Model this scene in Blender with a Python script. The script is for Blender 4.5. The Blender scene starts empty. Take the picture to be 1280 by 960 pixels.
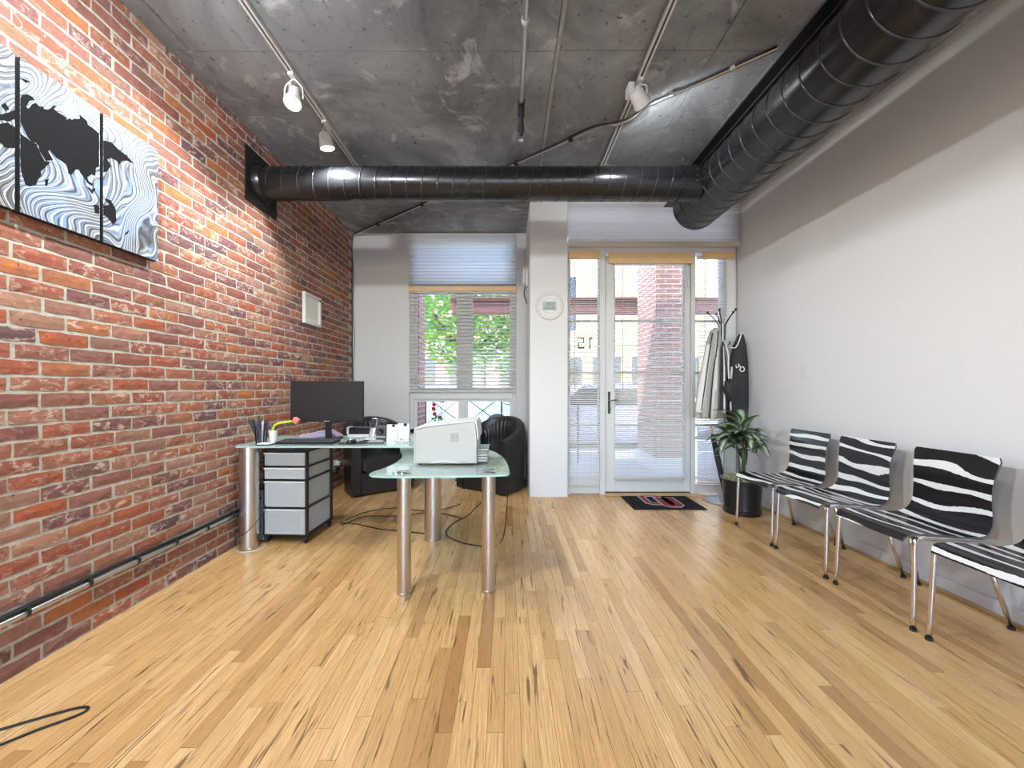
import bpy, bmesh, math, random
from mathutils import Vector, Matrix
from mathutils.geometry import tessellate_polygon
random.seed(7)
PI = math.pi
sc = bpy.context.scene
C = sc.collection

# ---------------------------------------------------------------- camera, world, sun, exposure
# room: X to the right, Y away from the camera, Z up, metres; camera stands at the origin, 1.17 m up
cam_d = bpy.data.cameras.new('camera')
cam = bpy.data.objects.new('camera', cam_d); C.objects.link(cam)
cam.location = (0, 0, 1.17); cam.rotation_euler = (PI/2, 0, 0)
cam_d.sensor_width = 36.0; cam_d.sensor_fit = 'HORIZONTAL'
cam_d.lens = 36.0*488/1280
cam_d.shift_x = 6/1280; cam_d.shift_y = 4.5/1280
cam_d.clip_start = 0.05; cam_d.clip_end = 300
sc.camera = cam

world = bpy.data.worlds.new('world'); sc.world = world; world.use_nodes = True
wn = world.node_tree; wn.nodes.clear()
w_out = wn.nodes.new('ShaderNodeOutputWorld'); w_bg = wn.nodes.new('ShaderNodeBackground')
w_sky = wn.nodes.new('ShaderNodeTexSky'); w_sky.sky_type = 'NISHITA'; w_sky.sun_disc = False
w_sky.sun_elevation = math.radians(50); w_sky.sun_rotation = math.radians(215); w_sky.altitude = 1600
wn.links.new(w_sky.outputs[0], w_bg.inputs[0]); wn.links.new(w_bg.outputs[0], w_out.inputs[0])
w_bg.inputs[1].default_value = 1.15

sun_d = bpy.data.lights.new('sun', 'SUN'); sun_d.energy = 5.0; sun_d.angle = 0.009; sun_d.color = (1, .95, .87)
sun = bpy.data.objects.new('sun', sun_d); C.objects.link(sun)
sun.rotation_euler = Vector((0.75, 0.42, -0.95)).to_track_quat('-Z', 'Y').to_euler()

sc.view_settings.view_transform = 'Standard'
sc.view_settings.look = 'None'
sc.view_settings.exposure = 0.80
sc.view_settings.gamma = 1.0
sc.view_settings.use_curve_mapping = False

LAMP_W = 35.0          # watts of light per track lamp
LAMP_COL = (.925, .965, 1.0)

# ---------------------------------------------------------------- dimensions
XL, XR = -2.0, 2.51
YW, YD = 5.03, 4.26        # window wall, storefront wall
YN = -4.0                  # wall behind the camera
ZC = 3.165

# ---------------------------------------------------------------- materials
def new_mat(name):
    m = bpy.data.materials.new(name); m.use_nodes = True
    nt = m.node_tree; nt.nodes.clear()
    out = nt.nodes.new('ShaderNodeOutputMaterial')
    return m, nt, out
def N(nt, t, **kw):
    n = nt.nodes.new(t)
    for k, v in kw.items(): setattr(n, k, v)
    return n
def setin(n, **kw):
    for k, v in kw.items():
        n.inputs[k.replace('_', ' ')].default_value = v
def mathn(nt, op, a, b=None, c=None, clamp=False):
    n = nt.nodes.new('ShaderNodeMath'); n.operation = op; n.use_clamp = clamp
    for i, v in enumerate((a, b, c)):
        if v is None: continue
        if isinstance(v, (int, float)): n.inputs[i].default_value = v
        else: nt.links.new(v, n.inputs[i])
    return n.outputs[0]
def ramp(nt, fac, stops, interp='LINEAR'):
    r = nt.nodes.new('ShaderNodeValToRGB'); r.color_ramp.interpolation = interp
    el = r.color_ramp.elements
    while len(el) < len(stops): el.new(0.5)
    for e, (p, col) in zip(el, stops):
        e.position = p; e.color = (*col, 1) if len(col) == 3 else col
    nt.links.new(fac, r.inputs[0]); return r.outputs[0]
def mixc(nt, fac, a, b, mode='MIX'):
    n = nt.nodes.new('ShaderNodeMix'); n.data_type = 'RGBA'; n.blend_type = mode
    for key, v in ((0, fac), (6, a), (7, b)):
        if isinstance(v, (int, float)): n.inputs[key].default_value = v
        elif isinstance(v, tuple): n.inputs[key].default_value = (*v, 1)
        else: nt.links.new(v, n.inputs[key])
    return n.outputs[2]
def noise(nt, vec, scale, detail=3, rough=.5, dist=0.0):
    n = nt.nodes.new('ShaderNodeTexNoise'); setin(n, Scale=scale, Detail=detail, Roughness=rough, Distortion=dist)
    if vec is not None: nt.links.new(vec, n.inputs['Vector'])
    return n.outputs[0]
def mapping(nt, vec, loc=(0,0,0), rot=(0,0,0), scale=(1,1,1)):
    n = nt.nodes.new('ShaderNodeMapping'); setin(n, Location=loc, Rotation=rot, Scale=scale)
    nt.links.new(vec, n.inputs['Vector']); return n.outputs[0]
def bump(nt, h, strength=.3, dist=.01):
    b = nt.nodes.new('ShaderNodeBump'); setin(b, Strength=strength, Distance=dist)
    nt.links.new(h, b.inputs['Height']); return b.outputs[0]
def principled(nt, out, col=None, rough=.5, metal=0.0, normal=None, spec=.5):
    p = nt.nodes.new('ShaderNodeBsdfPrincipled')
    if isinstance(col, tuple): p.inputs['Base Color'].default_value = (*col, 1)
    elif col is not None: nt.links.new(col, p.inputs['Base Color'])
    if isinstance(rough, (int, float)): p.inputs['Roughness'].default_value = rough
    else: nt.links.new(rough, p.inputs['Roughness'])
    p.inputs['Metallic'].default_value = metal
    p.inputs['Specular IOR Level'].default_value = spec
    if normal is not None: nt.links.new(normal, p.inputs['Normal'])
    nt.links.new(p.outputs[0], out.inputs[0]); return p
def pos(nt): return nt.nodes.new('ShaderNodeNewGeometry').outputs['Position']
def objco(nt): return nt.nodes.new('ShaderNodeTexCoord').outputs['Object']

M = {}
def plain(key, col, rough=.5, metal=0.0, spec=.5, nscale=None, nstr=.15, namp=.06):
    """a plain painted / plastic / metal surface with a faint mottling and relief"""
    m, nt, out = new_mat(key)
    sc_ = nscale or 40
    nz = noise(nt, objco(nt), sc_, 3)
    c = mixc(nt, nz, tuple(x*(1-namp) for x in col), tuple(min(1, x*(1+namp)) for x in col))
    principled(nt, out, c, rough, metal, bump(nt, nz, nstr, .001), spec)
    M[key] = m; return m

plain('wall_paint', (.72,.72,.718), .75, nscale=60, namp=.015)
plain('white_paint', (.66,.66,.65), .45, namp=.02)
plain('white_plastic', (.68,.68,.66), .35, namp=.02)
plain('beige_plastic', (.50,.49,.455), .4, namp=.03)
plain('beige_trim', (.62,.57,.48), .4)
plain('grey_plastic', (.32,.32,.32), .45)
plain('dark_grey', (.07,.07,.075), .5)
plain('black_plastic', (.012,.012,.014), .38)
plain('black_satin', (.016,.016,.018), .28)
plain('black_rubber', (.012,.012,.012), .7)
plain('black_cable', (.010,.010,.011), .55)
plain('chrome', (.78,.78,.80), .12, 1.0, namp=.02, nstr=.02)
plain('brushed_steel', (.62,.60,.57), .30, 1.0, nscale=90, namp=.05)
plain('galvanised', (.60,.61,.62), .38, 1.0, nscale=70)
plain('dark_metal', (.045,.045,.05), .4, .5)
plain('silver_paint', (.55,.56,.57), .35, .6)
plain('blonde_wood', (.74,.50,.25), .4, nscale=12, namp=.12)
plain('tan_wood', (.55,.36,.17), .4, nscale=12, namp=.15)
plain('paper', (.84,.84,.82), .8)
plain('cream_paper', (.80,.76,.60), .8)
plain('soil', (.10,.085,.05), .95, nscale=60, namp=.6, nstr=1)
plain('moss', (.30,.27,.16), .95, nscale=120, namp=.55, nstr=1)
plain('pot_black', (.012,.012,.013), .3)
plain('grey_base', (.36,.38,.41), .4, .3)
plain('cloth_black', (.022,.022,.025), .75, nscale=90, namp=.3)
plain('cloth_white', (.72,.72,.70), .85, nscale=40, namp=.06)
plain('cloth_grey', (.42,.41,.38), .85, nscale=40, namp=.12)
plain('highlighter', (.55,.75,.05), .4)
plain('pink', (.80,.22,.16), .6)
plain('navy', (.03,.03,.12), .4)
plain('lilac', (.55,.42,.55), .8)
plain('crimson', (.22,.025,.03), .9)
plain('mat_white', (.55,.50,.48), .9)
plain('asphalt', (.17,.17,.175), .9, nscale=8, namp=.2)
plain('pavement', (.58,.52,.50), .9, nscale=3, namp=.12)
plain('stucco_cream', (.62,.42,.19), .85, nscale=6)
plain('stucco_pale', (.78,.74,.68), .85, nscale=6)
plain('red_beam', (.20,.075,.06), .7)
plain('car_white', (.75,.78,.82), .25)
plain('car_blue', (.35,.48,.58), .25)
plain('car_grey', (.38,.39,.46), .25)
plain('tyre', (.02,.02,.02), .8)
plain('dark_glass', (.03,.035,.04), .1)
plain('bark', (.13,.085,.06), .9, nscale=20, namp=.4)
plain('flower_red', (.55,.03,.04), .7)
plain('umbrella_wood', (.58,.33,.14), .4)
plain('seal_grey', (.30,.30,.31), .6)

# dark leather with grain
m, nt, out = new_mat('leather')
v = N(nt, 'ShaderNodeTexVoronoi'); setin(v, Scale=160.0); nt.links.new(objco(nt), v.inputs['Vector'])
principled(nt, out, (.016,.016,.017), .34, 0, bump(nt, v.outputs['Distance'], .25, .002)); M['leather'] = m

# screen
m, nt, out = new_mat('screen'); principled(nt, out, (.022,.021,.022), .32); M['screen'] = m
# display with digits
m, nt, out = new_mat('lcd'); principled(nt, out, (.30,.36,.34), .25); M['lcd'] = m
m, nt, out = new_mat('lcd_dark'); principled(nt, out, (.07,.09,.09), .4); M['lcd_dark'] = m

# concrete ceiling: grey with pale efflorescence patches and dark pores
m, nt, out = new_mat('concrete')
p_ = pos(nt)
big = noise(nt, p_, 1.3, 6, .62, .8)
c = ramp(nt, big, [(.30,(.125,.135,.143)), (.47,(.23,.246,.26)), (.60,(.31,.33,.345)), (.72,(.46,.485,.50))])
patch = noise(nt, mapping(nt, p_, (3,1,0)), 2.4, 8, .68, 1.6)
pf = ramp(nt, patch, [(.56,(0,0,0)), (.66,(.75,.75,.75))])
c = mixc(nt, pf, c, (.52,.545,.56))
pores = noise(nt, p_, 26, 3, .6)
c = mixc(nt, ramp(nt, pores, [(.63,(0,0,0)), (.70,(.6,.6,.6))]), c, (.035,.035,.035))
streak = noise(nt, mapping(nt, p_, scale=(6,1.2,1)), 2.2, 5, .6, .5)
c = mixc(nt, ramp(nt, streak, [(.58,(0,0,0)), (.74,(.45,.45,.45))]), c, (.12,.115,.11))
principled(nt, out, c, .8, 0, bump(nt, patch, .25, .01), .3); M['concrete'] = m
plain('concrete_dark', (.045,.045,.045), .9, nscale=10, namp=.3)
plain('concrete_pale', (.32,.32,.32), .9, nscale=14, namp=.3)

# oak strip floor, two flavours that differ only in where the per-board random value comes from
def wood_mat(key, islands):
    m, nt, out = new_mat(key)
    if islands: rnd = nt.nodes.new('ShaderNodeNewGeometry').outputs['Random Per Island']
    else: rnd = nt.nodes.new('ShaderNodeObjectInfo').outputs['Random']
    p_ = pos(nt)
    comb = nt.nodes.new('ShaderNodeCombineXYZ')
    nt.links.new(mathn(nt, 'MULTIPLY', rnd, 37.0), comb.inputs[0]); nt.links.new(mathn(nt, 'MULTIPLY', rnd, 61.0), comb.inputs[1])
    add = N(nt, 'ShaderNodeVectorMath', operation='ADD'); nt.links.new(p_, add.inputs[0]); nt.links.new(comb.outputs[0], add.inputs[1])
    q = add.outputs[0]
    base = ramp(nt, rnd, [(0,(.40,.205,.070)), (.10,(.56,.32,.12)), (.30,(.72,.44,.18)), (.55,(.80,.51,.225)), (.75,(.64,.375,.145)), (.9,(.75,.455,.185)), (1,(.85,.56,.27))])
    grain = noise(nt, mapping(nt, q, scale=(42,2.2,1)), 3.0, 5, .6, .6)
    c = mixc(nt, ramp(nt, grain, [(.38,(.0,.0,.0)), (.68,(.62,.62,.62))]), base, (.36,.19,.075))
    cath = N(nt, 'ShaderNodeTexWave', wave_type='BANDS', bands_direction='X'); setin(cath, Scale=7.0, Distortion=9.0, Detail=2.0, Detail_Scale=.7)
    nt.links.new(mapping(nt, q, scale=(4,.55,1)), cath.inputs['Vector'])
    c = mixc(nt, mathn(nt, 'MULTIPLY', ramp(nt, cath.outputs['Fac'], [(.55,(0,0,0)), (.95,(1,1,1))]), .28), c, (.36,.20,.085))
    dk = noise(nt, mapping(nt, q, scale=(24,1.5,1)), 1.7, 3, .55, 1.4)
    c = mixc(nt, ramp(nt, dk, [(.605,(0,0,0)), (.68,(.85,.85,.85))]), c, (.13,.065,.03))
    r = mathn(nt, 'MULTIPLY_ADD', grain, .16, .19)
    principled(nt, out, c, r, 0, bump(nt, grain, .06, .002), .5); M[key] = m
wood_mat('oak', False); wood_mat('oak_mass', True)
plain('floor_gap', (.16,.09,.04), .7)
plain('oak_plain', (.56,.36,.18), .3, nscale=6, namp=.2)

# brick, same two flavours
def brick_mat(key, islands):
    m, nt, out = new_mat(key)
    if islands: rnd = nt.nodes.new('ShaderNodeNewGeometry').outputs['Random Per Island']
    else: rnd = nt.nodes.new('ShaderNodeObjectInfo').outputs['Random']
    p_ = pos(nt)
    base = ramp(nt, rnd, [(0,(.44,.110,.042)), (.12,(.30,.095,.060)), (.24,(.17,.080,.085)), (.36,(.41,.155,.085)), (.46,(.25,.105,.090)),
                          (.56,(.50,.17,.055)), (.66,(.12,.065,.075)), (.76,(.44,.23,.14)), (.88,(.34,.10,.05)), (1,(.40,.22,.16))])
    n1 = noise(nt, p_, 14, 5, .65, .4)
    c = mixc(nt, ramp(nt, n1, [(.35,(.0,.0,.0)), (.70,(.55,.55,.55))]), base, (.17,.085,.07))
    n2 = noise(nt, mapping(nt, p_, (5,2,9), scale=(1,1,1.6)), 19, 6, .7, 1.0)
    sm = mathn(nt, 'MULTIPLY', ramp(nt, n2, [(.52,(0,0,0)), (.64,(.9,.9,.9))]), ramp(nt, mathn(nt, 'FRACT', mathn(nt, 'MULTIPLY', rnd, 7.31)), [(.25,(.15,.15,.15)), (.85,(1,1,1))]))
    c = mixc(nt, sm, c, (.62,.48,.38))
    n3 = noise(nt, p_, 70, 2, .5)
    c = mixc(nt, ramp(nt, n3, [(.66,(0,0,0)), (.72,(.7,.7,.7))]), c, (.06,.03,.03))
    principled(nt, out, c, .85, 0, bump(nt, n2, .5, .004), .25); M[key] = m
brick_mat('brick', False); brick_mat('brick_mass', True)
m, nt, out = new_mat('mortar')
nz = noise(nt, pos(nt), 30, 6, .7)
principled(nt, out, ramp(nt, nz, [(.3,(.34,.315,.255)), (.7,(.60,.56,.475))]), .95, 0, bump(nt, nz, .6, .005), .2); M['mortar'] = m

# far brickwork, too far for single bricks
m, nt, out = new_mat('far_brick')
b = N(nt, 'ShaderNodeTexBrick'); setin(b, Color1=(.42,.19,.14,1), Color2=(.31,.13,.11,1), Mortar=(.50,.44,.40,1), Scale=1.0, Mortar_Size=.008, Brick_Width=.21, Row_Height=.07)
tc = nt.nodes.new('ShaderNodeNewGeometry').outputs['Position']
sep = N(nt, 'ShaderNodeSeparateXYZ'); nt.links.new(tc, sep.inputs[0]); cb = N(nt, 'ShaderNodeCombineXYZ')
nt.links.new(mathn(nt, 'ADD', sep.outputs[0], sep.outputs[1]), cb.inputs[0]); nt.links.new(sep.outputs[2], cb.inputs[1]); nt.links.new(cb.outputs[0], b.inputs['Vector'])
principled(nt, out, b.outputs[0], .9); M['far_brick'] = m

# clear glass: see-through with a weak mirror that grows at grazing angles
def glass_mat(key, tint, ior=1.45, rough=.0):
    m, nt, out = new_mat(key)
    t = N(nt, 'ShaderNodeBsdfTransparent'); t.inputs[0].default_value = (*tint, 1)
    g = N(nt, 'ShaderNodeBsdfGlossy'); g.inputs['Roughness'].default_value = rough; g.inputs[0].default_value = (1,1,1,1)
    f = N(nt, 'ShaderNodeFresnel'); f.inputs[0].default_value = ior
    mx = N(nt, 'ShaderNodeMixShader'); nt.links.new(f.outputs[0], mx.inputs[0]); nt.links.new(t.outputs[0], mx.inputs[1]); nt.links.new(g.outputs[0], mx.inputs[2])
    nt.links.new(mx.outputs[0], out.inputs[0]); M[key] = m
glass_mat('window_glass', (.97,.98,.98), 1.35)
glass_mat('desk_glass', (.86,.94,.92), 1.75, .02)
nt = M['desk_glass'].node_tree; o_ = [n for n in nt.nodes if n.type == 'OUTPUT_MATERIAL'][0]; src = o_.inputs[0].links[0].from_socket
df = N(nt, 'ShaderNodeBsdfDiffuse'); df.inputs[0].default_value = (.72,.84,.81,1); mx = N(nt, 'ShaderNodeMixShader'); mx.inputs[0].default_value = .22  # pale milky diffuse put into the glass for the bright window's reflection
nt.links.new(src, mx.inputs[1]); nt.links.new(df.outputs[0], mx.inputs[2]); nt.links.new(mx.outputs[0], o_.inputs[0])
glass_mat('cup_glass', (.86,.92,.94), 1.4)
m, nt, out = new_mat('glass_edge'); principled(nt, out, (.42,.62,.55), .15); M['glass_edge'] = m

# thin slats and pleated shades let some daylight through
def thin_mat(key, col, trans):
    m, nt, out = new_mat(key)
    d = N(nt, 'ShaderNodeBsdfDiffuse'); d.inputs[0].default_value = (*col, 1)
    t = N(nt, 'ShaderNodeBsdfTranslucent'); t.inputs[0].default_value = (*col, 1)
    nz = noise(nt, objco(nt), 50, 2); 
    nt.links.new(bump(nt, nz, .05, .001), d.inputs['Normal'])
    mx = N(nt, 'ShaderNodeMixShader'); mx.inputs[0].default_value = trans
    nt.links.new(d.outputs[0], mx.inputs[1]); nt.links.new(t.outputs[0], mx.inputs[2]); nt.links.new(mx.outputs[0], out.inputs[0]); M[key] = m
thin_mat('slat', (.86,.85,.83), .25)
thin_mat('pleat', (.90,.91,.94), .5)
thin_mat('drawer_plastic', (.60,.62,.63), .3)
thin_mat('foliage', (.16,.34,.07), .35)
thin_mat('foliage_pale', (.30,.44,.12), .35)

# glossy black / white zebra print, UV: u across the chair, v along the shell (metres)
def zebra_mat(key, seed, period, phase, wav):
    m, nt, out = new_mat(key)
    uv = N(nt, 'ShaderNodeUVMap'); uv.uv_map = 'UVMap'
    sep = N(nt, 'ShaderNodeSeparateXYZ'); nt.links.new(uv.outputs[0], sep.inputs[0])
    vec = mapping(nt, uv.outputs[0], (seed, seed*1.7, 0), scale=(2.2, 5.0, 1))
    n1 = noise(nt, vec, 1.0, 1, .5)
    n2 = noise(nt, mapping(nt, uv.outputs[0], (seed*3, 0, 0), scale=(60, 14, 1)), 1.0, 3, .6)
    n3 = noise(nt, mapping(nt, uv.outputs[0], (0, seed*5, 0), scale=(3, 9, 1)), 1.0, 1, .5)
    s = mathn(nt, 'MULTIPLY_ADD', sep.outputs[1], 1/period, phase)
    s = mathn(nt, 'ADD', s, mathn(nt, 'MULTIPLY', mathn(nt, 'SUBTRACT', n1, .5), wav))
    s = mathn(nt, 'ADD', s, mathn(nt, 'MULTIPLY', mathn(nt, 'SUBTRACT', n2, .5), .10))
    tri = mathn(nt, 'ABSOLUTE', mathn(nt, 'SUBTRACT', mathn(nt, 'FRACT', s), .5))       # 0 in the middle of a white stripe
    wid = mathn(nt, 'MULTIPLY_ADD', n3, .30, .01)
    white = mathn(nt, 'LESS_THAN', tri, wid)
    c = mixc(nt, white, (.012,.011,.012), (.80,.80,.78))
    principled(nt, out, c, .17, 0, None, .42); M[key] = m
for i, (sd, per, ph, wv) in enumerate([(3.1,.082,.10,1.2), (8.7,.088,.35,2.3), (5.2,.105,.62,1.5), (12.4,.090,.2,1.4)]):
    zebra_mat('zebra%d' % i, sd, per, ph, wv)

# swirling brush strokes of the canvases
m, nt, out = new_mat('brush_waves')
p_ = pos(nt)
sep = N(nt, 'ShaderNodeSeparateXYZ'); nt.links.new(p_, sep.inputs[0])
flow = noise(nt, mapping(nt, p_, (1.3, .4, 2.2), scale=(1,1,1)), 3.1, 0, .4, 1.1)
s = mathn(nt, 'MULTIPLY', flow, 105.0)
s = mathn(nt, 'ADD', s, mathn(nt, 'MULTIPLY', sep.outputs[1], 210.0))
s = mathn(nt, 'ADD', s, mathn(nt, 'MULTIPLY', sep.outputs[2], -60.0))
s = mathn(nt, 'ADD', s, mathn(nt, 'MULTIPLY', noise(nt, p_, 11, 2), 3.5))
band = mathn(nt, 'MULTIPLY_ADD', mathn(nt, 'SINE', s), .5, .5)
fine = mathn(nt, 'MULTIPLY_ADD', mathn(nt, 'SINE', mathn(nt, 'MULTIPLY_ADD', s, 2.35, mathn(nt, 'MULTIPLY', noise(nt, p_, 9, 2), 16.0))), .5, .5)
val = mathn(nt, 'ADD', mathn(nt, 'MULTIPLY', band, .55), mathn(nt, 'MULTIPLY', fine, .45))
hue = noise(nt, mapping(nt, p_, (4,4,1)), 5.5, 2)
field = ramp(nt, hue, [(.38,(.10,.105,.11)), (.50,(.14,.19,.27)), (.60,(.19,.29,.46))])
c = mixc(nt, ramp(nt, val, [(.12,(1,1,1)), (.40,(0,0,0))]), field, (.045,.05,.06))
c = mixc(nt, ramp(nt, val, [(.50,(0,0,0)), (.86,(1,1,1))]), c, (.50,.485,.44))
principled(nt, out, c, .5, 0, bump(nt, val, .3, .003)); M['brush_waves'] = m
plain('canvas_edge', (.012,.012,.012), .7)
plain('map_black', (.010,.010,.011), .9, spec=.15)

# leaves: green with pale centres and blotches (UV v along the leaf, u across)
m, nt, out = new_mat('leaf')
uv = N(nt, 'ShaderNodeUVMap'); uv.uv_map = 'UVMap'
sep = N(nt, 'ShaderNodeSeparateXYZ'); nt.links.new(uv.outputs[0], sep.inputs[0])
across = mathn(nt, 'ABSOLUTE', mathn(nt, 'SUBTRACT', sep.outputs[0], .5))
rnd = nt.nodes.new('ShaderNodeObjectInfo').outputs['Random']
nz = noise(nt, objco(nt), 45, 3)
f = mathn(nt, 'ADD', mathn(nt, 'MULTIPLY', across, -2.4), mathn(nt, 'MULTIPLY_ADD', nz, 1.2, mathn(nt, 'MULTIPLY_ADD', rnd, .55, 0.1)))
c = ramp(nt, f, [(.0,(.022,.060,.03)), (.28,(.05,.13,.055)), (.5,(.20,.28,.14)), (.8,(.48,.54,.38))])
principled(nt, out, c, .28, 0, bump(nt, nz, .2, .002)); M['leaf'] = m
plain('stem_green', (.05,.08,.03), .5)

# door mat pile
m, nt, out = new_mat('mat_pile')
nz = noise(nt, pos(nt), 420, 2); n2 = noise(nt, pos(nt), 60, 2)
principled(nt, out, ramp(nt, n2, [(.4,(.010,.010,.012)), (.75,(.05,.045,.05))]), .95, 0, bump(nt, nz, 1, .004), .1); M['mat_pile'] = m

# lamp face that gives off light
m, nt, out = new_mat('lamp_face')
e = N(nt, 'ShaderNodeEmission'); e.inputs[0].default_value = (1,.95,.85,1); e.inputs[1].default_value = 14; nt.links.new(e.outputs[0], out.inputs[0]); M['lamp_face'] = m

# black spiral duct paint
m, nt, out = new_mat('duct_black')
nz = noise(nt, mapping(nt, objco(nt), scale=(1,1,1)), 6, 4, .6)
principled(nt, out, (.010,.0105,.012), mathn(nt, 'MULTIPLY_ADD', nz, .16, .18), 0, bump(nt, noise(nt, objco(nt), 3, 2), .12, .02), .55); M['duct_black'] = m

plain('duct_seam', (.05,.051,.055), .2, .4, namp=.02, nstr=.02)  # lighter than the duct paint, highlights on the seams put into the colour
# ---------------------------------------------------------------- mesh helpers
def link(o): C.objects.link(o); return o
def mk(name, bm, mat=None, parent=None, smooth=False, recalc=True, mats=None):
    if recalc: bmesh.ops.recalc_face_normals(bm, faces=bm.faces)
    me = bpy.data.meshes.new(name); bm.to_mesh(me); bm.free()
    for mm in (mats or [mat]):
        me.materials.append(M[mm] if isinstance(mm, str) else mm)
    if smooth:
        for p in me.polygons: p.use_smooth = True
        if smooth == 'auto':
            me.set_sharp_from_angle(angle=math.radians(40))
    o = bpy.data.objects.new(name, me); link(o)
    if parent is not None: o.parent = parent
    return o
def tag(o, label, cat, group=None, kind=None):
    o['label'] = label; o['category'] = cat
    if group: o['group'] = group
    if kind: o['kind'] = kind
    return o
def structure(o, label=None):
    o['kind'] = 'structure'
    if label: o['label'] = label
    return o
def thing(name, label, cat, loc=(0,0,0), rz=0.0, group=None):
    o = bpy.data.objects.new(name, None); o.empty_display_size = .1; link(o)
    o.location = loc; o.rotation_euler = (0,0,rz)
    return tag(o, label, cat, group)
def copy_tree(o, parent=None):
    c = o.copy(); link(c)
    if parent is not None: c.parent = parent
    for ch in list(o.children):
        copy_tree(ch, c)
    return c
def BM(): return bmesh.new()
def box(bm, x0, x1, y0, y1, z0, z1, bev=0.0, seg=1, mi=0):
    vs = [bm.verts.new(p) for p in ((x0,y0,z0),(x1,y0,z0),(x1,y1,z0),(x0,y1,z0),(x0,y0,z1),(x1,y0,z1),(x1,y1,z1),(x0,y1,z1))]
    fs = [bm.faces.new([vs[i] for i in f]) for f in ((3,2,1,0),(4,5,6,7),(0,1,5,4),(1,2,6,5),(2,3,7,6),(3,0,4,7))]
    for f in fs: f.material_index = mi
    if bev > 0:
        es = list({e for f in fs for e in f.edges})
        r = bmesh.ops.bevel(bm, geom=es, offset=bev, segments=seg, affect='EDGES', profile=.5)
        for f in r['faces']: f.material_index = mi
    return bm
def frame_at(d):
    d = d.normalized(); up = Vector((0,0,1)) if abs(d.z) < .95 else Vector((1,0,0))
    a = d.cross(up).normalized(); return a, d.cross(a).normalized()
def tube(bm, pts, r, seg=10, closed=False, caps=True, mi=0):
    pts = [Vector(p) for p in pts]; n = len(pts); rings = []
    rad = r if isinstance(r, (list, tuple)) else [r]*n
    a = None
    for i, p in enumerate(pts):
        if closed: d = pts[(i+1) % n] - pts[i-1]
        else: d = pts[min(i+1, n-1)] - pts[max(i-1, 0)]
        d.normalize()
        if a is None: a, b = frame_at(d)
        else:
            a = (a - d*a.dot(d)); 
            if a.length < 1e-6: a, b = frame_at(d)
            a.normalize(); b = d.cross(a).normalized()
        rings.append([bm.verts.new(p + (a*math.cos(t) + b*math.sin(t))*rad[i]) for t in [2*PI*k/seg for k in range(seg)]])
    m_ = n if closed else n-1
    for i in range(m_):
        r0, r1 = rings[i], rings[(i+1) % n]
        for k in range(seg):
            f = bm.faces.new((r0[k], r0[(k+1) % seg], r1[(k+1) % seg], r1[k])); f.material_index = mi
    if caps and not closed:
        bm.faces.new(rings[0]).material_index = mi; bm.faces.new(rings[-1]).material_index = mi
    return bm
def cyl(bm, c0, c1, r, seg=24, mi=0): return tube(bm, [c0, c1], r, seg, mi=mi)
def lathe(bm, prof, c=(0,0,0), seg=32, axis='z', mi=0):
    """prof: list of (radius, height) pairs"""
    cx, cy, cz = c; rings = []
    for r, h in prof:
        if r < 1e-5:
            rings.append([bm.verts.new((cx, cy, cz+h) if axis == 'z' else (cx, cy+h, cz) if axis == 'y' else (cx+h, cy, cz))]); continue
        ring = []
        for k in range(seg):
            t = 2*PI*k/seg; u, w = r*math.cos(t), r*math.sin(t)
            ring.append(bm.verts.new((cx+u, cy+w, cz+h) if axis == 'z' else (cx+u, cy+h, cz+w) if axis == 'y' else (cx+h, cy+u, cz+w)))
        rings.append(ring)
    for a, b in zip(rings, rings[1:]):
        if len(a) == 1 and len(b) == 1: continue
        for k in range(seg):
            if len(a) == 1: f = bm.faces.new((a[0], b[k], b[(k+1) % seg]))
            elif len(b) == 1: f = bm.faces.new((a[k], a[(k+1) % seg], b[0]))
            else: f = bm.faces.new((a[k], a[(k+1) % seg], b[(k+1) % seg], b[k]))
            f.material_index = mi
    return bm
def prism(bm, poly, z0, z1, mi=0, side_mi=None, plane='xy'):
    """extrude an outline; plane 'xy' extrudes in z, 'yz' in x, 'xz' in y"""
    def P(u, v, w): return (u, v, w) if plane == 'xy' else (w, u, v) if plane == 'yz' else (u, w, v)
    a = [bm.verts.new(P(u, v, z0)) for u, v in poly]; b = [bm.verts.new(P(u, v, z1)) for u, v in poly]
    for f in (bm.faces.new(a), bm.faces.new(b)): f.material_index = mi
    n = len(poly)
    for i in range(n):
        f = bm.faces.new((a[i], a[(i+1) % n], b[(i+1) % n], b[i])); f.material_index = mi if side_mi is None else side_mi
    return bm
def smooth_path(pts, n=8, closed=False):
    """Catmull-Rom through the points"""
    P = [Vector(p) for p in pts]; out = []; m_ = len(P)
    rng = range(m_ if closed else m_-1)
    for i in rng:
        p0 = P[(i-1) % m_] if closed or i > 0 else P[0]*2-P[1]
        p1, p2 = P[i], P[(i+1) % m_]
        p3 = P[(i+2) % m_] if closed or i+2 < m_ else P[-1]*2-P[-2]
        for k in range(n):
            t = k/n; t2, t3 = t*t, t*t*t
            out.append(.5*((2*p1) + (-p0+p2)*t + (2*p0-5*p1+4*p2-p3)*t2 + (-p0+3*p1-3*p2+p3)*t3))
    if not closed: out.append(P[-1])
    return out
def one(name, fn, mat, parent=None, smooth=False, mats=None):
    b = BM(); fn(b); return mk(name, b, mat, parent, smooth, mats=mats)
def bx(name, mat, parent, *a, bev=0.0, seg=1):
    b = BM(); box(b, *a, bev=bev, seg=seg); return mk(name, b, mat, parent)

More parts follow.
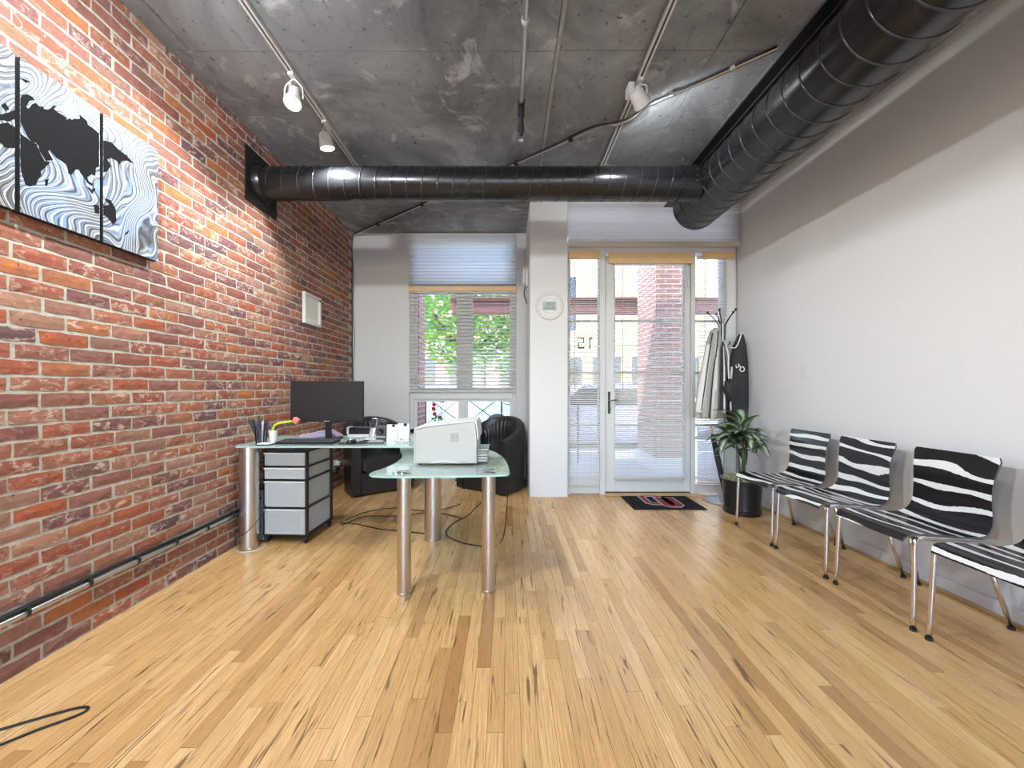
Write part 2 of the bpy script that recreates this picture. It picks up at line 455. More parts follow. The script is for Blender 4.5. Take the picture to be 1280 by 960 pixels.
# ================================================================ THE ROOM
# ---------------------------------------------------------------- floor of oak strips running away from the camera
floor = structure(bx('floor', 'floor_gap', None, XL-.15, XR+.15, YN, YW+.15, -.10, -.009), 'oak strip floor running towards the windows')
strip = .0585
unit = BM(); box(unit, -.5, .5, -.5, .5, -1, 0)
unit_me = bpy.data.meshes.new('floor_board'); bmesh.ops.recalc_face_normals(unit, faces=unit.faces); unit.to_mesh(unit_me); unit.free()
unit_me.materials.append(M['oak'])
def in_room(x0, x1, y0, y1): return True
boards = []
rb = random.Random(21)
nx = int((XR-XL)/strip)+1
for i in range(nx):
    x0 = XL + i*strip; x1 = min(x0+strip, XR)
    if x1-x0 < .01: continue
    y = YN + rb.random()*.5
    prev = YN
    while prev < YW-.001:
        nxt = min(prev + rb.choice((.38,.5,.62,.75,.9,1.1,1.35))*(.85+.3*rb.random()), YW)
        if YW-nxt < .12: nxt = YW
        boards.append((x0, x1, prev, nxt)); prev = nxt
def board_px(b):
    x0, x1, y0, y1 = b
    ya, yb = max(y0, 1.22), y1
    if yb <= ya+.03: return 0
    xc = (x0+x1)/2; ym = (ya+yb)/2
    vis = abs(xc)/ym < 1.32
    hid = (yb > YD and .2 < xc)                       # behind the storefront wall
    if not vis or hid: return 0
    return (x1-x0)*488*571*(1/ya-1/yb)/ym
order = sorted(boards, key=board_px, reverse=True)
single = order[:300]; rest = order[300:]
for (x0, x1, y0, y1) in single:
    o = bpy.data.objects.new('floor_board', unit_me); link(o); o.parent = floor
    o.location = ((x0+x1)/2, (y0+y1)/2, -rb.random()*.0004); o.scale = (x1-x0-.0011, y1-y0-.0012, .010)
b = BM()
for (x0, x1, y0, y1) in rest:
    zt = -rb.random()*.0004
    box(b, x0+.00055, x1-.00055, y0+.0006, y1-.0006, -.010, zt)
o = mk('floor_board_field', b, 'oak_mass', floor); o['kind'] = 'stuff'

# ---------------------------------------------------------------- ceiling of cast concrete, seen in panels
ceiling = structure(bx('ceiling', 'concrete_dark', None, XL-.15, XR+.15, YN, YW+.15, ZC+.012, ZC+.20), 'raw grey concrete ceiling with formwork joints')
xs = [XL-.15, -1.87, .285, 1.23, 1.62, XR+.15]; ys = [YN, -2.6, -.14, 2.31, 4.70, YW+.15]
for i in range(len(xs)-1):
    for j in range(len(ys)-1):
        z = ZC - (.0, .006, .0, .004, .008)[i]
        g = .0022
        bx('concrete_panel', 'concrete', ceiling, xs[i]+g, xs[i+1]-g, ys[j]+g, ys[j+1]-g, z, ZC+.011)
bx('concrete_ridge', 'concrete_pale', ceiling, .288, .312, 1.0, YD-.02, ZC-.010, ZC-.001, bev=.003)

# ---------------------------------------------------------------- brick wall on the left
wall_left = structure(bx('wall_left', 'mortar', None, XL-.20, XL, YN, YW+.15, -.02, ZC+.012), 'weathered red brick wall with pale mortar joints')
ch, bl = .0677, .2035
def brick_mesh(seed, islands=None):
    r = random.Random(seed); bm = BM(); L, H, D = .1900, .0545, .0045
    ny, nz = 5, 2
    front = [[bm.verts.new((D + (r.random()-.5)*.0025 - (.0025 if (i in (0, ny) or k in (0, nz)) else 0),
              -L/2+L*i/ny + (r.random()-.5)*(.006 if i in (0, ny) else .004), -H/2+H*k/nz + (r.random()-.5)*(.006 if k != 1 else .002))) for k in range(nz+1)] for i in range(ny+1)]
    for i in range(ny):
        for k in range(nz): bm.faces.new((front[i][k], front[i+1][k], front[i+1][k+1], front[i][k+1]))
    loop = [front[i][0] for i in range(ny+1)] + [front[ny][k] for k in range(1, nz+1)] + [front[i][nz] for i in range(ny-1, -1, -1)] + [front[0][k] for k in range(nz-1, 0, -1)]
    back = [bm.verts.new((-.004, v.co.y*1.012, v.co.z*1.03)) for v in loop]
    n = len(loop)
    for i in range(n): bm.faces.new((loop[i], back[i], back[(i+1) % n], loop[(i+1) % n]))
    bmesh.ops.recalc_face_normals(bm, faces=bm.faces); return bm
brick_bms = [brick_mesh(100+i) for i in range(8)]
brick_mes = []
for q in brick_bms:
    me = bpy.data.meshes.new('brick'); q.to_mesh(me); me.materials.append(M['brick']); brick_mes.append(me)
    for p in me.polygons: p.use_smooth = False
rk = random.Random(5)
bricks = []
for c_ in range(47):
    z = (c_+.5)*ch
    y0 = 1.774 + (0 if c_ % 2 else bl/2) + bl/2 + (rk.random()-.5)*.02
    k0 = int((YN - y0)/bl)+1
    for k in range(k0, 60):
        y = y0 + k*bl
        if y+bl/2 > YW+.02 or y-bl/2 < YN: continue
        bricks.append((y + (rk.random()-.5)*.004, z + (rk.random()-.5)*.003))
def brick_px(q):
    y, z = q
    if y < 1.44: return 0
    v = (1.17-z)/y
    if not (-.99 < v < 1.0): return 0
    if abs(z-2.19) < .30 and 1.45 < y < 2.17: return 0          # behind the canvases
    return bl*2/y/y*ch/y
ob = sorted(bricks, key=brick_px, reverse=True)
for (y, z) in ob[:300]:
    o = bpy.data.objects.new('brick', rk.choice(brick_mes)); link(o); o.parent = wall_left; o.location = (XL, y, z)
    if rk.random() < .5: o.rotation_euler = (PI, 0, 0)
b = BM()
for (y, z) in ob[300:]:
    if z-ch/2 > ZC-.01: continue
    src = rk.choice(brick_bms); vm = {}
    for v in src.verts: vm[v] = b.verts.new((v.co.x+XL, v.co.y+y, v.co.z+z))
    for f in src.faces: b.faces.new([vm[v] for v in f.verts])
o = mk('brick_field', b, 'brick_mass', wall_left, recalc=False); o['kind'] = 'stuff'
for q in brick_bms: q.free()

# ---------------------------------------------------------------- painted walls
structure(bx('wall_right', 'wall_paint', None, XR, XR+.15, YN, YD+.30, -.02, ZC+.012), 'smooth white painted wall behind the striped chairs')
b = BM()
NX0, NX1, NZ0, NZ1 = XL+.25, XR-.5, .45, 2.65
box(b, XL, NX0, YN-.15, YN, -.02, ZC+.012); box(b, NX1, XR, YN-.15, YN, -.02, ZC+.012); box(b, NX0, NX1, YN-.15, YN, -.02, NZ0); box(b, NX0, NX1, YN-.15, YN, NZ1, ZC+.012)
structure(mk('wall_near', b, 'wall_paint'), 'white wall around the added window at the other end of the room')
w5 = bpy.data.objects.new('added_window', None); link(w5); structure(w5, 'unseen wide window added behind the camera for fill daylight')  # window added out of view to let in soft fill daylight
b = BM(); nw = 4; cw_ = (NX1-NX0)/nw
for k in range(nw+1): box(b, NX0+cw_*k-.025, NX0+cw_*k+.025, YN-.11, YN-.04, NZ0, NZ1)
box(b, NX0, NX1, YN-.11, YN-.04, NZ0, NZ0+.05); box(b, NX0, NX1, YN-.11, YN-.04, NZ1-.05, NZ1)
mk('window_frame', b, 'white_paint', w5)
for k in range(nw): bx('pane', 'window_glass', w5, NX0+cw_*k+.026, NX0+cw_*(k+1)-.026, YN-.078, YN-.074, NZ0+.05, NZ1-.05)
bx_ = bx('baseboard_right', 'wall_paint', None, XR-.012, XR, YN, YD, 0.0, .085, bev=.003); structure(bx_, 'low white baseboard along the right wall')
structure(bx('trim_1', 'tan_wood', None, XR-.026, XR-.012, YN, YD, 0, .018, bev=.004), 'narrow oak shoe moulding at the foot of the right wall')

# window wall (with opening WX0..WX1, WZ0..WZ1)
WX0, WX1, WZ0, WZ1 = -1.262, .118, .58, 3.13
b = BM()
box(b, XL, WX0, YW, YW+.15, -.02, ZC+.012); box(b, WX1, .45, YW, YW+.15, -.02, ZC+.012)
box(b, WX0, WX1, YW, YW+.15, -.02, WZ0); box(b, WX0, WX1, YW, YW+.15, WZ1, ZC+.012)
structure(mk('wall_front', b, 'wall_paint'), 'white painted wall around the tall window')
# pillar between window bay and storefront
structure(bx('wall_pillar', 'wall_paint', None, .242, .648, 4.18, YW, -.02, ZC, bev=.004), 'square white pillar between window and door')
# storefront wall pieces around the glazing
SX0, SX1 = .648, 2.51
DX0, DX1 = 1.075, 2.005                    # door slab
LZ1, FZ1 = 2.615, 2.69                     # top of the door, underside of the transom rail
b = BM()
box(b, 2.395, XR, YD, YD+.16, -.02, ZC)                        # wall between right sidelight and right wall
box(b, SX0, 2.395, YD, YD+.16, 3.12, ZC)
structure(mk('wall_storefront', b, 'wall_paint'), 'white wall strip beside the right sidelight')

# door frame and sidelight frames
b = BM()
for x0, x1 in ((.648,.690), (1.008,1.070), (2.010,2.052), (2.362,2.395)):
    box(b, x0, x1, YD-.005, YD+.12, .0, FZ1, .003)
box(b, .648, 2.395, YD-.012, YD+.12, FZ1-.055, FZ1+.06, .003)
box(b, .648, 2.395, YD, YD+.12, 3.09, 3.12)
structure(mk('trim_2', b, 'white_paint'), 'white painted frame around door and sidelights')
structure(bx('trim_3', 'tan_wood', None, 1.06, 2.06, YD-.07, YD+.13, 0, .016, bev=.004), 'oak threshold below the door')

def glazed(name, x0, x1, z0, z1, label, bars, y=YD):
    """sidelight: bottom rail, pane(s), glazing bars"""
    t = bpy.data.objects.new(name, None); link(t); structure(t, label)
    bx('bottom_rail', 'white_paint', t, x0, x1, y+.01, y+.07, z0, z0+.095, bev=.003)
    zz = [z0+.095] + bars + [z1]
    for a, c in zip(zz, zz[1:]): bx('pane', 'window_glass', t, x0, x1, y+.055, y+.059, a+.0125, c-.0125)
    for q in bars: bx('glazing_bar', 'white_paint', t, x0, x1, y+.040, y+.075, q-.012, q+.012)
    return t
zbars = [.755, 1.33, 1.905]
win2 = glazed('window_2', .692, 1.006, .012, FZ1-.055, 'tall narrow sidelight beside the white pillar', zbars)
win3 = glazed('window_3', 2.054, 2.360, .012, FZ1-.055, 'tall narrow sidelight beside the coat rack', zbars)
t = bpy.data.objects.new('window_4', None); link(t); structure(t, 'wide transom window above the door')
bx('pane', 'window_glass', t, .648, 2.395, YD+.06, YD+.064, FZ1+.06, 3.09)
# house number on the sidelight, reads 15 from the street
bnum = BM()
def seg_digit(bm, x, z, w, h, segs, y0, y1, th=.018):
    S = {'t': (x, x+w, z+h-th, z+h), 'm': (x, x+w, z+h/2-th/2, z+h/2+th/2), 'b': (x, x+w, z, z+th),
         'tl': (x, x+th, z+h/2, z+h), 'bl': (x, x+th, z, z+h/2), 'tr': (x+w-th, x+w, z+h/2, z+h), 'br': (x+w-th, x+w, z, z+h/2)}
    for k in segs:
        a, b_, c, d = S[k]; box(bm, a, b_, y0, y1, c, d)
seg_digit(bnum, .78, 1.60, .075, .13, ('t','tr','m','bl','b'), YD+.060, YD+.062)
seg_digit(bnum, .905, 1.60, .05, .13, ('tl','bl'), YD+.060, YD+.062)
box(bnum, .92, .945, YD+.060, YD+.062, 1.705, 1.73)
mk('house_number', bnum, 'dark_grey', win2)

# door
door = bpy.data.objects.new('door_1', None); link(door); structure(door, 'white glazed entrance door with a venetian blind')
b = BM(); dz0 = .028
y0, y1 = YD+.02, YD+.065
gx0, gx1, gz0, gz1 = 1.185, 1.935, .185, 2.52
box(b, DX0, gx0, y0, y1, dz0, LZ1, .003); box(b, gx1, DX1, y0, y1, dz0, LZ1, .003)
box(b, gx0, gx1, y0, y1, dz0, gz0, .003); box(b, gx0, gx1, y0, y1, gz1, LZ1, .003)
mk('door_leaf', b, 'white_paint', door)
zz = [gz0] + zbars + [gz1]
for a, c in zip(zz, zz[1:]): bx('pane', 'window_glass', door, gx0, gx1, y0+.02, y0+.024, a+.011, c-.011)
for q in zbars: bx('glazing_bar', 'white_paint', door, gx0, gx1, y0+.010, y0+.040, q-.0115, q+.0115)
b = BM(); box(b, DX0, DX1, y0+.012, y1-.004, .016, dz0); mk('sweep_seal', b, 'black_rubber', door)
h = bx('handle_plate', 'dark_metal', door, 1.104, 1.130, y0-.006, y0, .885, 1.125, bev=.002)
b = BM(); tube(b, smooth_path([(1.117, y0-.004, 1.03), (1.117, y0-.045, 1.03), (1.130, y0-.055, 1.03), (1.19, y0-.052, 1.034), (1.225, y0-.05, 1.022)], 5), .008, 8); mk('lever', b, 'chrome', h, 'auto')
b = BM(); cyl(b, (1.117, y0-.002, .935), (1.117, y0-.022, .935), .013, 12); mk('thumb_turn', b, 'dark_metal', h, 'auto')
for z in (.26, 1.32, 2.30): bx('hinge', 'galvanised', door, DX1-.004, DX1+.014, y0-.008, y0+.006, z-.05, z+.05, bev=.002)
b = BM(); cyl(b, (1.985, y0-.012, 2.58), (1.985, y0-.012, 2.33), .003, 6); cyl(b, (1.985, y0-.012, 2.34), (1.985, y0-.012, 2.26), .009, 8)
mk('cord_catch', b, 'galvanised', door)

# window 1: frame, mullion, low transom, panes, sill
w1 = bpy.data.objects.new('window_1', None); link(w1); structure(w1, 'tall white double window behind the armchairs')
fy0, fy1 = YW+.04, YW+.12
b = BM()
box(b, WX0, WX0+.05, fy0, fy1, WZ0, WZ1, .003); box(b, WX1-.05, WX1, fy0, fy1, WZ0, WZ1, .003)
box(b, WX0, WX1, fy0, fy1, WZ1-.05, WZ1); box(b, WX0, WX1, fy0, fy1, WZ0, WZ0+.05)
mk('window_frame', b, 'white_paint', w1)
bx('window_mullion', 'white_paint', w1, -.625, -.485, fy0+.005, fy1, 1.10, 2.45, bev=.003)
bx('window_transom', 'white_paint', w1, WX0+.05, WX1-.05, fy0-.01, fy1, 1.02, 1.13, bev=.003)
bx('window_transom', 'white_paint', w1, WX0+.05, WX1-.05, fy0, fy1, 2.42, 2.50, bev=.003)
bx('window_mullion', 'white_paint', w1, -.585, -.545, fy0+.005, fy1, WZ0+.05, 1.02, bev=.003)
for x0, x1, z0, z1 in ((WX0+.05,-.625,1.13,2.42), (-.485,WX1-.05,1.13,2.42), (WX0+.05,WX1-.05,2.50,WZ1-.05), (WX0+.05,-.585,WZ0+.05,1.02), (-.545,WX1-.05,WZ0+.05,1.02)):
    b = BM()
    box(b, x0, x0+.035, fy0+.015, fy1-.015, z0, z1); box(b, x1-.035, x1, fy0+.015, fy1-.015, z0, z1)
    box(b, x0+.035, x1-.035, fy0+.015, fy1-.015, z0, z0+.03); box(b, x0+.035, x1-.035, fy0+.015, fy1-.015, z1-.03, z1)
    s_ = mk('sash', b, 'white_paint', w1)
    bx('pane', 'window_glass', s_, x0+.035, x1-.035, fy0+.045, fy0+.049, z0+.03, z1-.03)
bx('window_sill', 'white_paint', w1, WX0-.03, WX1+.03, YW-.045, YW+.05, WZ0-.03, WZ0, bev=.004)

# ================================================================ BLINDS AND SHADES
def slat_mesh(name, w, d, th, mat, crown):
    b = BM(); n = 4
    top = []; bot = []
    for k in range(n+1):
        t = k/n; yy = -d/2 + d*t; zz = crown*(1-(2*t-1)**2)
        top.append((yy, zz+th/2)); bot.append((yy, zz-th/2))
    prof = top + bot[::-1]
    L = [b.verts.new((-w/2, y, z)) for y, z in prof]; R_ = [b.verts.new((w/2, y, z)) for y, z in prof]
    m_ = len(prof)
    for i in range(m_): b.faces.new((L[i], L[(i+1) % m_], R_[(i+1) % m_], R_[i]))
    b.faces.new(L); b.faces.new(R_)
    bmesh.ops.recalc_face_normals(b, faces=b.faces)
    me = bpy.data.meshes.new(name); b.to_mesh(me); b.free(); me.materials.append(M[mat]); return me
def venetian(label, x0, x1, y, ztop, zbot, pitch, depth, th, tilt, val, wand_x=None, rail='slat', cords=None, valmat='blonde_wood', railmat='beige_trim'):
    t = thing('venetian_blind', label, 'blind', ((x0+x1)/2, y, zbot), 0)
    w = x1-x0; H = ztop-zbot
    vx0, vx1, vz0, vz1, vy = val
    cx = (x0+x1)/2
    bx('valance', valmat, t, vx0-cx, vx1-cx, -depth/2-.022, -depth/2-.006, vz0-zbot, vz1-zbot, bev=.004)
    bx('head_rail', 'white_paint', t, -w/2, w/2, -depth/2, depth/2, H-.002, H+.035)
    me = slat_mesh('slat', w, depth, th, 'slat', depth*.06)
    n = int((H-.03)/pitch)
    for k in range(n):
        o = bpy.data.objects.new('slat', me); link(o); o.parent = t; o.location = (0, 0, .022 + (k+.5)*pitch); o.rotation_euler = (tilt, 0, 0)
    bx('bottom_rail', railmat, t, -w/2, w/2, -depth/2, depth/2, 0, .018, bev=.003)
    for cxx in (cords or [-.3, .3]):
        b = BM(); cyl(b, (cxx*w, -depth/2-.002, .01), (cxx*w, -depth/2-.002, H), .0012, 5); mk('lift_cord', b, 'beige_trim', t)
    if wand_x is not None:
        b = BM(); cyl(b, (wand_x, -depth/2-.012, H-.02), (wand_x, -depth/2-.016, H*.42), .004, 6); mk('tilt_wand', b, 'tan_wood', t)
    return t
venetian('white wide-slat blind on the tall window behind the armchairs', -1.255, .112, YW-.005, 2.39, 1.115, .0455, .048, .0025, .34,
         (-1.268, .122, 2.40, 2.468, 0), cords=[-.40, .40], railmat='white_paint')
venetian('white mini blind on the sidelight beside the pillar', .664, 1.000, YD-.022, 2.565, .105, .0205, .025, .0014, .42,
         (.660, 1.006, 2.565, 2.645, 0), wand_x=-.105, cords=[-.22, .22])
venetian('white mini blind on the glazed entrance door', 1.166, 1.938, YD+.000, 2.510, .165, .0205, .025, .0014, .40,
         (1.098, 2.018, 2.515, 2.632, 0), wand_x=-.30, cords=[-.30, .18], railmat='beige_trim')
venetian('white mini blind on the sidelight behind the coat rack', 2.060, 2.378, YD-.022, 2.565, .125, .0205, .025, .0014, .50,
         (2.105, 2.455, 2.565, 2.635, 0), cords=[-.22, .25])
def pleated(label, x0, x1, y, z0, z1, n, depth, railmat, railh):
    t = thing('pleated_shade', label, 'shade', ((x0+x1)/2, y, z0)); w = x1-x0; H = z1-z0
    b = BM(); rows = []
    for k in range(2*n+1):
        zz = railh + (H-railh)*k/(2*n); yy = -depth if k % 2 else 0
        rows.append((b.verts.new((-w/2, yy, zz)), b.verts.new((w/2, yy, zz))))
    for a, c in zip(rows, rows[1:]): b.faces.new((a[0], a[1], c[1], c[0]))
    mk('pleated_fabric', b, 'pleat', t, recalc=False)
    bx('bottom_rail', railmat, t, -w/2, w/2, -depth-.004, .006, 0, railh, bev=.003)
    bx('head_rail', 'white_paint', t, -w/2, w/2, -depth-.004, .006, H-.02, H)
    return t
pleated('pale pleated shade over the top of the tall window', -1.256, .113, YW-.004, 2.475, 3.14, 15, .030, 'grey_plastic', .022)
pleated('pale pleated shade over the wide transom above the door', .652, 2.497, YD-.045, 2.685, 3.155, 11, .036, 'beige_trim', .05)

# ================================================================ DUCTS
def helix(bm, p0, p1, R, pitch, r, phase=0, hand=1, nseg=28):
    p0, p1 = Vector(p0), Vector(p1); d = (p1-p0); L = d.length; d.normalize(); a, b_ = frame_at(d)
    n = int(L/pitch*nseg); pts = []
    for k in range(n+1):
        s = k/nseg*pitch; th = phase + hand*2*PI*k/nseg
        pts.append(p0 + d*s + (a*math.cos(th) + b_*math.sin(th))*R)
    tube(bm, pts, r, 5)
DZ = 2.818
# small cross duct
DY, DR = 3.16, .127
DXm, DRm = 1.722, .200
t = thing('round_duct', 'slim black spiral duct crossing the room from the brick wall', 'duct', (XL+.01, DY, DZ))
x1 = DXm-DRm*.93-(XL+.01)
b = BM(); lathe(b, [(0, .012), (DR, .012), (DR, x1), (0, x1)], (0,0,0), 40, 'x'); mk('duct_pipe', b, 'duct_black', t, 'auto')
b = BM(); helix(b, (.10, 0, 0), (x1-.20, 0, 0), DR+.0005, .122, .0045, .6, -1); mk('spiral_seam', b, 'duct_seam', t, True)
b = BM(); lathe(b, [(DR+.004, x1-.16), (DR+.004, x1)], (0,0,0), 40, 'x'); lathe(b, [(DR, x1-.16), (DR+.007, x1-.16), (DR+.007, x1-.15), (DR, x1-.15)], (0,0,0), 40, 'x'); mk('collar', b, 'duct_black', t, 'auto')
for z in (-.04, .0, .045):
    b = BM(); lathe(b, [(0, 0), (.005, 0), (.005, .004), (0, .006)], (x1-.06, -DR-.006, z), 8, 'y'); mk('screw', b, 'galvanised', t)
b = BM(); lathe(b, [(DR+.003, .004), (DR+.02, .004), (DR+.02, .02), (DR+.003, .055)], (0,0,0), 40, 'x'); mk('wall_collar', b, 'duct_black', t, 'auto')
bx('wall_plate', 'black_satin', t, -.004, .008, -.195, .195, -.208, .205)
# large duct along the right wall
t = thing('round_duct', 'large black spiral duct hanging under the ceiling by the white wall', 'duct', (DXm, 3.60, DZ))
b = BM(); lathe(b, [(0, 0), (DRm-.012, 0), (DRm, -.012), (DRm, -3.60+YN+.01)], (0,0,0), 56, 'y'); mk('duct_pipe', b, 'duct_black', t, 'auto')
b = BM(); helix(b, (0, -.03, 0), (0, -3.60+YN+.1, 0), DRm+.0005, .128, .0055, .3, 1, 36); mk('spiral_seam', b, 'duct_seam', t, True)
for yy in (-3.1, -5.4):
    b = BM(); lathe(b, [(DRm+.002, yy), (DRm+.006, yy), (DRm+.006, yy+.03), (DRm+.002, yy+.03)], (0,0,0), 56, 'y')
    cyl(b, (-DRm*.55, yy+.015, DRm*.83), (-DRm*.55, yy+.015, ZC-DZ-.008), .004, 6); cyl(b, (DRm*.55, yy+.015, DRm*.83), (DRm*.55, yy+.015, ZC-DZ-.008), .004, 6)
    mk('hanger_strap', b, 'galvanised', t, 'auto')
# steel beam above the large duct, made deeper to block light over it
t = thing('ceiling_beam', 'dark steel beam above the large duct, deepened to block light', 'steel beam', (1.66, -.5, ZC-.125))
b = BM(); box(b, -.035, .12, -3.4, 4.55, .095, .115); box(b, .035, .050, -3.4, 4.55, .012, .095); box(b, -.035, .12, -3.4, 4.55, .0, .012); mk('beam_profile', b, 'dark_metal', t)
bx('edge_strip', 'galvanised', t, -.040, -.035, -3.4, 4.55, .100, .108)

# ================================================================ LIGHT TRACKS AND TRACK LAMPS
def track(x, label):
    t = thing('light_track', label, 'light track', (x, 3.72, ZC-.035))
    b = BM(); box(b, -.018, -.007, YN-3.6, 0, 0, .027); box(b, .007, .018, YN-3.6, 0, 0, .027); box(b, -.018, .018, YN-3.6, 0, .022, .029)
    mk('rail', b, 'white_paint', t)
    bx('conductor_slot', 'dark_grey', t, -.007, .007, YN-3.6, -.01, .012, .022)
    bx('end_cap', 'white_paint', t, -.019, .019, -.01, .012, -.002, .029, bev=.003)
track(-1.345, 'white light track on the ceiling nearer the brick wall')
track(.845, 'white light track on the ceiling beside the black ducts')
def track_lamp(x, y, aim, label, lit, power=1.0, drop=.10, style='cup', cone=160):
    """adapter on the track, yoke, housing with a round face; aim is the direction the lamp throws light"""
    t = thing('track_lamp', label, 'track lamp', (x, y, ZC-.037), group='track lamps on the ceiling')
    bx('adapter', 'white_plastic', t, -.017, .017, -.045, .045, -.018, .003, bev=.004)
    d = Vector(aim).normalized(); a, b_ = frame_at(d)
    c = Vector((0, 0, -.035-drop))                   # pivot
    s = a
    b = BM()
    for sg in (-1, 1):
        tube(b, smooth_path([(0, 0, -.015), tuple(Vector((0,0,-.03)) + s*sg*.02), tuple(c*.5 + s*sg*.05), tuple(c + s*sg*.056)], 5), .0045, 6)
    mk('yoke', b, 'white_plastic', t, True)
    hb = BM()
    prof = [(0, -.085), (.022, -.085), (.026, -.080), (.026, -.045), (.034, -.02), (.050, .03), (.053, .05), (.047, .05), (.044, .040)] if style == 'cup' else \
           [(0, -.06), (.034, -.06), (.040, -.05), (.050, .02), (.054, .045), (.048, .045), (.045, .035)]
    lathe(hb, prof, (0,0,0), 24, 'z')
    rot = Matrix((a, b_, d)).transposed().to_4x4()
    bmesh.ops.transform(hb, matrix=Matrix.Translation(c) @ rot, verts=hb.verts)
    ho = mk('housing', hb, 'white_plastic', t, 'auto')
    fb = BM(); lathe(fb, [(0, .046), (.030, .044), (.0455, .036)], (0,0,0), 24, 'z'); bmesh.ops.transform(fb, matrix=Matrix.Translation(c) @ rot, verts=fb.verts)
    mk('lamp_lens', fb, 'lamp_face' if lit else 'white_plastic', t, True)
    if style == 'twin':
        bx('transformer', 'white_plastic', t, -.075, -.035, -.03, .05, -.085, -.015, bev=.006)
    if style == 'cup':
        b = BM(); cyl(b, (-.03, .03, -.02), (-.055, .05, -.10), .016, 10); mk('transformer', b, 'white_plastic', t, 'auto')
    if lit:
        ld = bpy.data.lights.new('lamp_light', 'SPOT'); ld.energy = LAMP_W*power; ld.color = LAMP_COL; ld.spot_size = math.radians(cone); ld.spot_blend = .45; ld.shadow_soft_size = .045
        lo = bpy.data.objects.new('lamp_light', ld); link(lo); lo.parent = t; lo.location = c + d*.095; lo.rotation_euler = d.to_track_quat('-Z', 'Y').to_euler()
    return t
track_lamp(-1.345, 2.46, (.05,-.42,-1), 'lit white track lamp turned towards the floor, farther from the ducts', True, 1.35)
track_lamp(-1.345, 2.90, (.16,.18,-1), 'lit white track lamp turned towards the window, next to the slim duct', True, 1.4, style='gimbal')
track_lamp(.845, 2.50, (.9,.75,-.6), 'white track lamp with a square transformer, turned away where the cables cross', True, .35, style='twin', drop=.07)
for x, y, aim in ((-1.345,1.0,(.15,.9,-1)), (-1.345,-.6,(.3,.2,-1)), (-1.345,-2.2,(.3,0,-1)), (.845,.9,(0,.3,-1)), (.845,-.7,(0,.2,-1)), (.845,-2.2,(0,0,-1))):  # unseen lamps added along both tracks to brighten the room
    track_lamp(x, y, aim, 'unseen lit track lamp added over the near half of the room, ' + ('brick wall side' if x < 0 else 'white wall side'), True, (2.3 if y > 0 else 1.35) if x < 0 else .45)

# ================================================================ PIPES AND CABLES ON CEILING AND WALLS
t = thing('sprinkler_pipe', 'grey steel sprinkler pipe with a drop head in mid ceiling', 'pipe', (.094, 2.64, 2.84))
b = BM(); cyl(b, (0, YN-2.6, .235), (0, -.03, .235), .0165, 14); mk('pipe', b, 'galvanised', t, 'auto')
b = BM(); tube(b, smooth_path([(0, -.045, .235), (0, -.008, .232), (0, 0, .222), (0, 0, .185)], 5), .024, 14); mk('elbow', b, 'dark_metal', t, 'auto')
b = BM(); lathe(b, [(0,.185), (.023,.185), (.025,.165), (.017,.16), (.017,.10), (.022,.098), (.022,.065), (.012,.055), (.012,.035), (0,.035)], (0,0,0), 14); mk('reducer', b, 'dark_metal', t, 'auto')
b = BM(); tube(b, [(-.010,0,.04), (-.012,0,.018), (0,0,.006)], .0022, 6); tube(b, [(.010,0,.04), (.012,0,.018), (0,0,.006)], .0022, 6); lathe(b, [(0,.002), (.017,.002), (.017,.0), (0,0)], (0,0,.002), 12); mk('sprinkler_head', b, 'chrome', t)
for yy in (-.62, -3.0):
    b = BM(); lathe(b, [(.0185, yy-.012), (.021, yy-.012), (.021, yy+.012), (.0185, yy+.012)], (0,0,.235), 14, 'y'); cyl(b, (0, yy, .255), (0, yy, ZC-2.84-.006), .004, 6); mk('pipe_hanger', b, 'white_paint', t, 'auto')

t = thing('conduit', 'pale conduit with black cable strapped diagonally across the concrete ceiling', 'conduit', (-1.97, 5.00, ZC-.03))
def dg(s, off=0.0, dz=0.0):     # point along the diagonal, 0 at the corner, 1 by the duct
    A, B = Vector((-1.96, 5.0, ZC-.034)), Vector((1.56, 2.255, ZC-.034)); d = (B-A); nrm = Vector((-d.y, d.x, 0)).normalized()
    return A + d*s + nrm*off + Vector((0,0,dz)) - Vector((-1.97, 5.00, ZC-.03))
b = BM(); tube(b, [dg(0), dg(.765), dg(.783,0,-.042), dg(.812,0,-.042), dg(.83), dg(1)], .0125, 10); mk('conduit_tube', b, 'galvanised', t, 'auto')
b = BM(); tube(b, smooth_path([dg(.002,-.02,-.004), dg(.2,-.019,-.006), dg(.45,-.022,-.004), dg(.66,-.02,-.002), dg(.74,-.035,-.004), dg(.80,-.026,-.050), dg(.84,-.024,-.012), dg(.88,-.024,-.012), dg(1,-.02,-.004)], 6), .007, 8); mk('cable', b, 'black_cable', t, True)
for s in (.12,.30,.46,.58,.70,.87,.95):
    p = dg(s,-.008,-.002); b = BM(); a_, c_ = dg(s-.003,-.008,-.003), dg(s+.003,-.008,-.003); tube(b, [a_, c_], .022, 10); mk('cable_strap', b, 'galvanised' if s > .7 else 'black_rubber', t, 'auto')

